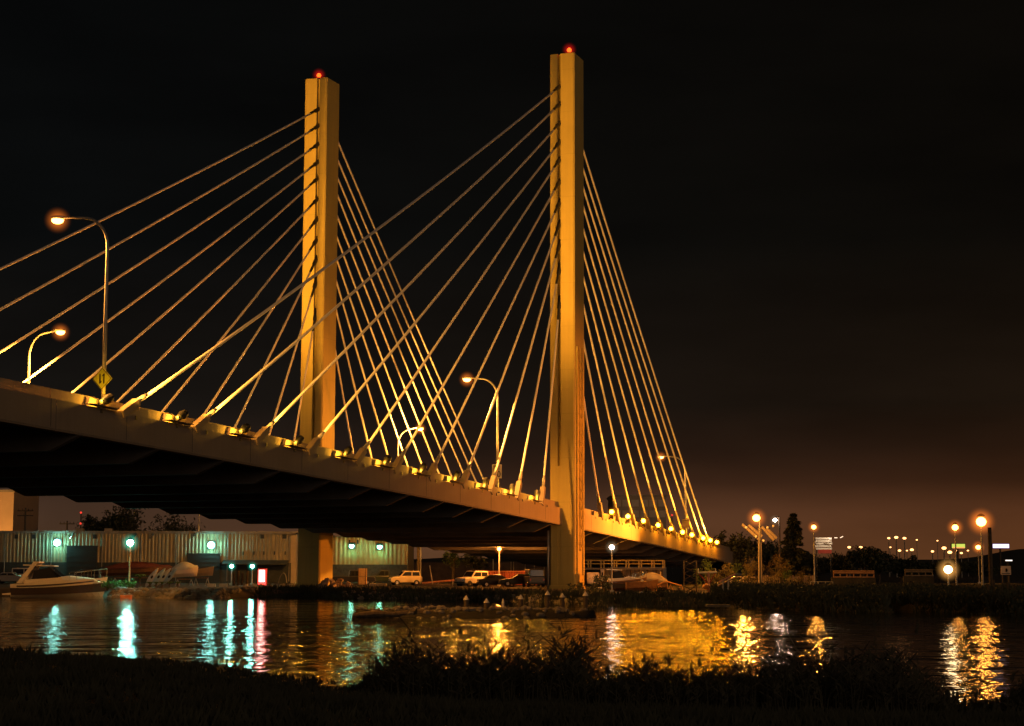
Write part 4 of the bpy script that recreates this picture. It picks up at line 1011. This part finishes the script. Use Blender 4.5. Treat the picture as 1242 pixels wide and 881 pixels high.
def guard(px0, px1, y0, y1, Y, label, m):
    x0, x1 = gx(px0,Y), gx(px1,Y); z1 = at(px0,y0,Y).z; z0 = at(px0,y1,Y).z
    r_ = empty('guard_rail', ((x0+x1)/2,Y,.7), label, 'rail')
    MB().prism([(0,z1),(-.06,z1-.08),(0,z1-.16),(-.06,z1-.24),(0,z1-.32),(.04,z1-.32),(.04,z1)], x0, x1, lambda u_, v_, d: Vector((d, Y+u_, v_))).build('beam', m, r_)
    k = max(3, int((x1-x0)/.55))
    for i in range(k+1): MB().box((x0+(x1-x0)*i/k, Y+.1, z1-.33), (.08,.08,.66)).build('fence_post', m, r_)
    MB().box(((x0+x1)/2, Y+.1, z1-.60), (x1-x0,.07,.09)).build('lower_rail', m, r_)
    MB().box(((x0+x1)/2, Y+.3, (z1-.68+.2)/2), (x1-x0+.3,.4,z1-.68-.2)).build('plinth', LEAFWALL, r_)
guard(1011, 1060, 692, 698, 165, 'orange lit guard rail on posts right of the wire fence', mat('rail_orange', (.30,.16,.08), .7))
guard(1098, 1131, 690.5, 699, 172, 'dim guard rail left of the white floodlight', mat('rail_dim', (.14,.11,.08), .7))
# utility poles behind the long warehouse
def telegraph(px, py, Y, label, arms=1, lean=0):
    p = at(px, py, Y); r_ = empty('telegraph_pole', (p.x,Y,.8), label, 'pole')
    MB().tube([(p.x,Y,.5),(p.x+lean,Y,p.z)], [.2,.14], 8).build('pole', DSTEEL, r_)
    for k in range(arms): MB().box((p.x+lean,Y,p.z-.5-k*.8), (2.6,.15,.16)).build('crossarm', DSTEEL, r_)
    for s_ in (-1.1,-.5,.5,1.1): MB().tube([(p.x+lean+s_,Y,p.z-.45),(p.x+lean+s_,Y,p.z-.15)], .06, 6).build('insulator', DSTEEL, r_)
telegraph(31, 616, 290, 'dark telegraph pole with crossarms above the long warehouse roof', 2)
telegraph(81.5, 632, 300, 'short dark pole above the warehouse roof left of the trees', 1)
p = at(241.5, 625, 245); tag(MB().tube([(p.x,245,7),(p.x,245,p.z+.2),(p.x+2,245,p.z+.2)], [.09,.08,.08], 8).build('vent_pipe', STEEL), 'pale bent pipe rising from the warehouse roof under the bridge', 'pipe')
p = at(98.5, 622, 330); r_ = empty('red_signal_mast', (p.x,330,.8), 'thin mast with small red lights behind the dark trees', 'mast')
MB().tube([(p.x,330,.5),(p.x,330,p.z)], .12, 6).build('mast', DSTEEL, r_)
for dz_ in (0,-2.0): MB().ball(p+Vector((0,-.2,dz_)), .2, 8, 6).build('lamp', lens('red_signal', (1,.05,.03), 1.2), r_)
p = at(815, 625, 600); r_ = empty('red_signal_mast', (p.x,600,.8), 'very faint far mast with one red light right of the back stays', 'mast')
MB().tube([(p.x,600,.5),(p.x,600,p.z)], .2, 6).build('mast', DSTEEL, r_); MB().ball(p+Vector((0,-.3,0)), .35, 8, 6).build('lamp', lens('red_dim', (1,.05,.03), 1.0), r_)

# ---------------------------------------------------------------- trees and bushes
tree(146, 292, .8, 12.6, 9.0, 'tallest dark tree above the long warehouse roof', n=4200, leaf=.3)
tree(119, 296, .8, 10.2, 7.0, 'lower dark tree left of the tallest one above the warehouse', n=3000, leaf=.3)
tree(213, 292, .8, 10.6, 8.0, 'broad dark tree above the warehouse below the deck', n=3200, leaf=.3)
tree(963, 245, .8, 9.6, 6.2, 'tall dark conifer standing against the glowing sky at right', 'conifer_tree', kind='conifer', n=14000, leaf=.36)
for k, (px, Y, h, wd) in enumerate(((866,262,5.6,6),(893,250,7.4,7),(929,262,6.2,7),(1012,270,4.2,6),(1046,262,4.9,6),(1066,268,5.2,6),(1092,275,4.0,6),(1116,285,3.4,7),(986,275,4.5,5),(1180,300,3.2,8),(1140,290,3.0,7))):
    tree(px, Y, .8, h, wd, ['dark tree at the very end of the bridge','tall dark tree left of the slanting booms','dark tree behind the slanting booms','low dark tree under the pale hoarding','dark tree left of the twin tops by the guard rail','highest dark tree over the guard rail','dark tree below the tiny street lights','low dark tree left of the white floodlight','dark tree close right of the conifer','lowest dark tree below the brightest bank lamp','dark tree behind the white floodlight'][k], n=2600, leaf=.28, group='dark trees behind the right bank', kind='low')
tree(549, 240, .8, 5.6, 3.0, 'thin dim green tree under the bridge left of the white off roader', n=800, leaf=.16, m=LEAFG)
tree(578, 246, .8, 4.6, 4.5, 'dark tree behind the white off roader', n=1000, leaf=.2, kind='low')
tree(946, 168, .8, 3.6, 2.4, 'small slender tree lit orange before the conifer', n=700, leaf=.10, m=LEAFY)
tree(882, 158, .7, 2.9, 1.3, 'little yellow lit round topped tree by the gangway', n=500, leaf=.08, m=LEAFY)
bush(917, 166, .9, 2.9, 2.9, 'bright yellow lit shrub below the slanting booms', 700, LEAFY, .11)
bush(935, 164, .9, 2.3, 2.1, 'orange lit bush right of the yellow shrub', 500, LEAFY, .10)
bush(962, 163, .75, 1.8, 1.4, 'dull orange bush in front of the conifer foot', 400, LEAFY, .10)
for k, (px, Y, w_, h) in enumerate(((872,158,1.8,1.5),(894,166,2.2,2.0),(904,163,1.6,1.3),(953,167,1.7,1.5),(975,168,1.9,1.3),(858,161,1.7,2.2))):
    bush(px, Y, .9, w_*1.15, h*1.35, ['orange lit bush beside the small yellow tree','leafy bush left of the bright yellow shrub','small bush between the white car and the yellow shrub','orange bush before the slender tree','low bush at the right end of the plank fence','tall loose bush behind the red and white davit'][k], 520, LEAFY if k % 2 == 0 else LEAFG, .10)
fronds(170, 183, .95, 1.75, 'bright green palm like plant on the rock bank', 16, 'palm_plant', .95)
for k, (px, w_) in enumerate(((131,1.0),(143,1.2),(155,1.0),(163,.8))):
    bush(px, 174+k*.7, .7, w_*1.3, 1.0, ['green bush at the left tip of the rock bank','largest green bush on the rock bank','green bush by the foot of the orange post','small green bush under the palm like plant'][k], 260, LEAFG, .11, 'green bushes on the rock bank')
for k, px in enumerate((182, 190, 197, 206, 216)):
    fronds(px, 181+k*.6, .85, .8, 'low spiky green plant before the leaning kayaks', 10, 'spiky_plant', .5, group='spiky plants on the rock bank')
bush(715, 160, .55, 3.0, 2.0, 'dark bush at the foot of the near tower', 800, LEAFD, .13)
bush(700, 157, .5, 2.2, 1.2, 'low dark bush in front of the near tower foot', 400, LEAFD, .12)
for k, px in enumerate((735, 752, 771, 790, 806, 824, 842, 858)):
    bush(px+rnd(-2,2), 142+rnd(-1,2), .25, 2.0+rnd(-.3,.4), 1.05+rnd(-.15,.25), 'rounded dark bush on the right bank edge under the back span', 380, LEAFD, .11, 'dark bushes on the bank edge')
# scrub on the far right bank, nobody could count it
mb = MB()
for _ in range(5200):
    px = rnd(868, 1290); x0 = gx(px, 140); Y = interp(SHW, gx(px, 125))+rnd(.5, 26)**1.0; x = gx(px, Y); z = far_h(x, Y)
    h = rnd(.35, 1.0)*(1+.5*nz(x, Y, .3)); 
    for q in range(3):
        dx, dy = rnd(-.35,.35), rnd(-.35,.35); mb.add([(x+dx-.06,Y+dy,z),(x+dx+.06,Y+dy,z),(x+dx*2+rnd(-.1,.1),Y+dy*2,z+h)], [(0,1,2)])
    for q in range(3):
        c = Vector((x+rnd(-.4,.4), Y+rnd(-.4,.4), z+h*rnd(.4,1))); a = Vector((rnd(-1,1),rnd(-1,1),rnd(-1,1))).normalized()*.14; b = Vector((rnd(-1,1),rnd(-1,1),rnd(-1,1))).normalized()*.07
        mb.add([c-a,c+b,c+a,c-b], [(0,1,2,3)])
tag(mb.build('scrub', LEAFD), 'dark low scrub covering the far right bank', 'scrub', kind='stuff')
mb = MB()
for _ in range(1500):
    px = rnd(275, 880); x = gx(px, 160); Y = interp(SHW, x)+rnd(-.2, 6); z = far_h(x, Y); h = rnd(.25,.7)
    for q in range(4):
        dx = rnd(-.4,.4); mb.add([(x+dx-.05,Y,z),(x+dx+.05,Y,z),(x+dx*1.8,Y+rnd(-.3,.3),z+h)], [(0,1,2)])
tag(mb.build('bank_weeds', LEAFD), 'dark weeds along the foot of the far bank', 'weeds', kind='stuff')
# rocks
ROCK = mat('bank_rock', (.19,.17,.14), .9, 0, .4, 1.5, .6)
def rock(mb, c, r):
    q = Matrix.Rotation(rnd(0,6),3,'Z'); k0 = len(mb.v)
    mb.ball(c, r, 7, 5, (1,rnd(.6,.9),rnd(.5,.8)))
    for v in mb.v[k0:]:
        d = v-Vector(c); v += d*(.35*mnoise.noise(v*1.7/r*.5))
mb = MB()
for _ in range(620):
    px = rnd(128, 292); x = gx(px, 170); s_ = interp(SHW, x); t = rnd(-1.2, 5); Y = s_+t
    rock(mb, (x, Y, far_h(x,Y)+.05), rnd(.16,.42))
for _ in range(260):
    px = rnd(400, 700); x = gx(px, 160); Y = interp(SHW, x)+rnd(-1, 3); rock(mb, (x,Y,far_h(x,Y)), rnd(.15,.35))
tag(mb.build('riprap', ROCK), 'rough rocks heaped along the waterline of the far bank', 'rocks', kind='stuff')
mb = MB().box(at(153, 727, 166)+Vector((0,0,-.1)), (1.0,.7,.95)); tag(mb.build('float_box', mat('orange_float', (.45,.16,.05), .6, 0, .25, 3), bevel=.06), 'rusty orange float box at the left waterline of the rock bank', 'float')
# shoal in the middle of the water with mooring posts
def shoal_h(x, y):
    t = (x-gx(430,107))/(gx(722,107)-gx(430,107)); w_ = 3.6*math.sin(math.pi*max(0,min(1,t)))**.55*(.55+.45*sm(t*2.2))
    if t <= 0 or t >= 1: return -.4
    d = abs(y-108.5)/max(.2, w_)
    return -.4+.80*sm(1.25-d)+.16*nz(x,y,.7)*(1 if d < 1 else 0)
tag(grid('shoal', rng(gx(425,107), gx(727,107), .25), rng(103, 114, .25), shoal_h, mat('dark_mud', (.022,.02,.017), .9, 0, .4, 1, .5)), 'dark muddy shoal lying in the water before the near tower', 'ground', kind='structure')
mb = MB()
for _ in range(230):
    x = rnd(gx(432,107), gx(718,107)); y = 108.5+random.gauss(0,1.3); rock(mb, (x,y,shoal_h(x,y)+.05), rnd(.08,.26))
tag(mb.build('shoal_rocks', ROCK), 'dark stones scattered over the muddy shoal', 'rocks', kind='stuff')
WCAP = mat('white_cap', (.7,.66,.58), .5, 0, .1, 3)
for k, (px, py, Y) in enumerate(((565.5,727,111),(590,730.5,110),(631.5,726,112),(664,721,113),(682,724,114),(710,722,114),(610,731,113))):
    p = at(px, py, Y); big = k != 6
    r_ = empty('mooring_post', (p.x,Y,-.3), ['mooring post with a pale cap leftmost on the shoal','second mooring post from the left, low and dark','mooring post in the middle of the shoal under the dark car','tallest mooring post with the brightest cap','mooring post close right of the brightest capped one','rightmost mooring post in front of the near tower bush','short slim pale post between the mooring posts'][k], 'mooring post', 'mooring posts on the shoal')
    MB().tube([(p.x,Y,-.6),(p.x,Y,p.z-.02)], [.17,.15] if big else [.09,.08], 10).build('post', BARK if big else WCAP, r_)
    MB().tube([(p.x,Y,p.z-.04),(p.x,Y,p.z+.24)], [.2,.015] if big else [.1,.02], 10).build('cap', WCAP, r_)
for k, (px0, px1, Y, zz) in enumerate(((428, 485, 105.5, .18), (470, 545, 107, .22))):
    a_, b_ = Vector((gx(px0,Y),Y,zz-.05)), Vector((gx(px1,Y),Y+.6,zz)); m_ = a_.lerp(b_,.5)+Vector((0,.1,.06))
    tag(MB().tube([a_, a_.lerp(m_,.5), m_, b_], [.12,.2,.22,.16], 9).build('drift_log', BARK), ['dark drift log floating at the left tip of the shoal','thicker drift log lying on the shoal left half'][k], 'log')

# ---------------------------------------------------------------- near bank: grass and reeds
mb = MB()
for _ in range(15000):
    Y = 15+48*random.random()**1.3; x = rnd(-.34,.34)*Y
    if near_h(x, Y) < .12: continue
    z = near_h(x, Y); h = rnd(.06,.18)*(1+.8*max(0, nz(x, Y, .35))); an = rnd(0,6.28); w_ = .012+.0006*Y
    for q in range(3):
        dx, dy = rnd(-.12,.12), rnd(-.12,.12); l_ = Vector((math.cos(an+q)*h*.5, math.sin(an+q)*h*.5, h*rnd(.7,1.2)))
        mb.add([(x+dx-w_,Y+dy,z-.01),(x+dx+w_,Y+dy,z-.01),Vector((x+dx,Y+dy,z))+l_], [(0,1,2)])
tag(mb.build('grass', mat('grass_blades', (.05,.05,.028), .85, 0, .4, .8)), 'short dark grass on the near bank', 'grass', kind='stuff')
mb = MB()
def reed(x, Y, h):
    z = near_h(x, Y); ln = Vector((rnd(-.14,.14), rnd(-.1,.1), 0))*h; b0 = Vector((x,Y,z-.05)); top = b0+Vector((0,0,h))+ln*2
    w_ = .009
    mid = b0+Vector((0,0,h*.5))+ln*.6
    mb.add([b0-Vector((w_,0,0)), b0+Vector((w_,0,0)), mid+Vector((w_*.8,0,0)), mid-Vector((w_*.8,0,0)), top], [(0,1,2,3),(3,2,4)])
    for q in range(random.randint(3,6)):
        t = rnd(.25,.92); p = b0.lerp(top, t) ; an = rnd(0,6.28); l_ = h*rnd(.14,.3)
        d = Vector((math.cos(an)*l_, math.sin(an)*l_, l_*rnd(.3,.95))); s_ = Vector((0,0,.012+.008*h)) if abs(math.cos(an)) > .4 else Vector((.014,0,0))
        mb.add([p-s_*.6, p+d*.5+s_, p+d, p+d*.5-s_*.6], [(0,1,2,3)])
    if random.random() < .3:
        for q in range(4):
            c = top+Vector((rnd(-.03,.03),rnd(-.03,.03),-rnd(0,.16))); mb.add([c+Vector((-.03,0,-.05)), c+Vector((.03,0,-.03)), c+Vector((rnd(-.02,.02),0,.06))], [(0,1,2)])
ENV = [(425,.0),(440,.35),(470,.9),(500,1.25),(560,1.15),(640,1.05),(690,1.25),(703,1.5),(712,.75),(760,.75),(830,.9),(900,.85),(930,1.0),(980,1.15),(1040,1.2),(1100,1.1),(1135,.5),(1180,.28),(1210,.4),(1242,.9),(1300,1)]
for _ in range(4300):
    px = rnd(428, 1290); hh = interp(ENV, px)
    Y = interp(NSH, gx(px, 40))-rnd(-.4, 5.5); x = gx(px, Y)
    h = hh*rnd(.45, 1.0)*(.8+.5*nz(x*1.0, Y, .9, 5)+.15)
    if h < .12: continue
    reed(x, Y, h*(1.45 if random.random() < .07 else 1))
for _ in range(26):
    x = gx(703, 40)+random.gauss(0,.05); reed(x, 40+rnd(-.3,.3), rnd(.9,1.5))
tag(mb.build('reeds', REED), 'dark reeds and tall weeds at the near waterline', 'reeds', kind='stuff')
# far hills
hv = []; 
hx = rng(-900, 900, 15)
vs = [(x, 1900, -2) for x in hx]+[(x, 1900, 14+6*nz(x,0,.004)+9*sm((x-480)/60)*1.0+3*nz(x,3,.02)) for x in hx]+[(x, 2300, -2) for x in hx]; k = len(hx)
tag(MB().add(vs, [(i,i+1,k+i+1,k+i) for i in range(k-1)]+[(k+i,k+i+1,2*k+i+1,2*k+i) for i in range(k-1)]).build('hills', mat('far_hill', (.03,.03,.025), .95, 0, .3, .02)), 'low dark hills on the horizon', 'hills', kind='structure')

# ---------------------------------------------------------------- render settings
scene.render.engine = 'CYCLES'
scene.cycles.use_denoising = True
scene.cycles.use_light_tree = True
scene.cycles.max_bounces = 6
scene.cycles.sample_clamp_indirect = 8
scene.view_settings.view_transform = 'Standard'
scene.view_settings.look = 'None'
scene.view_settings.exposure = 0
scene.view_settings.gamma = 1
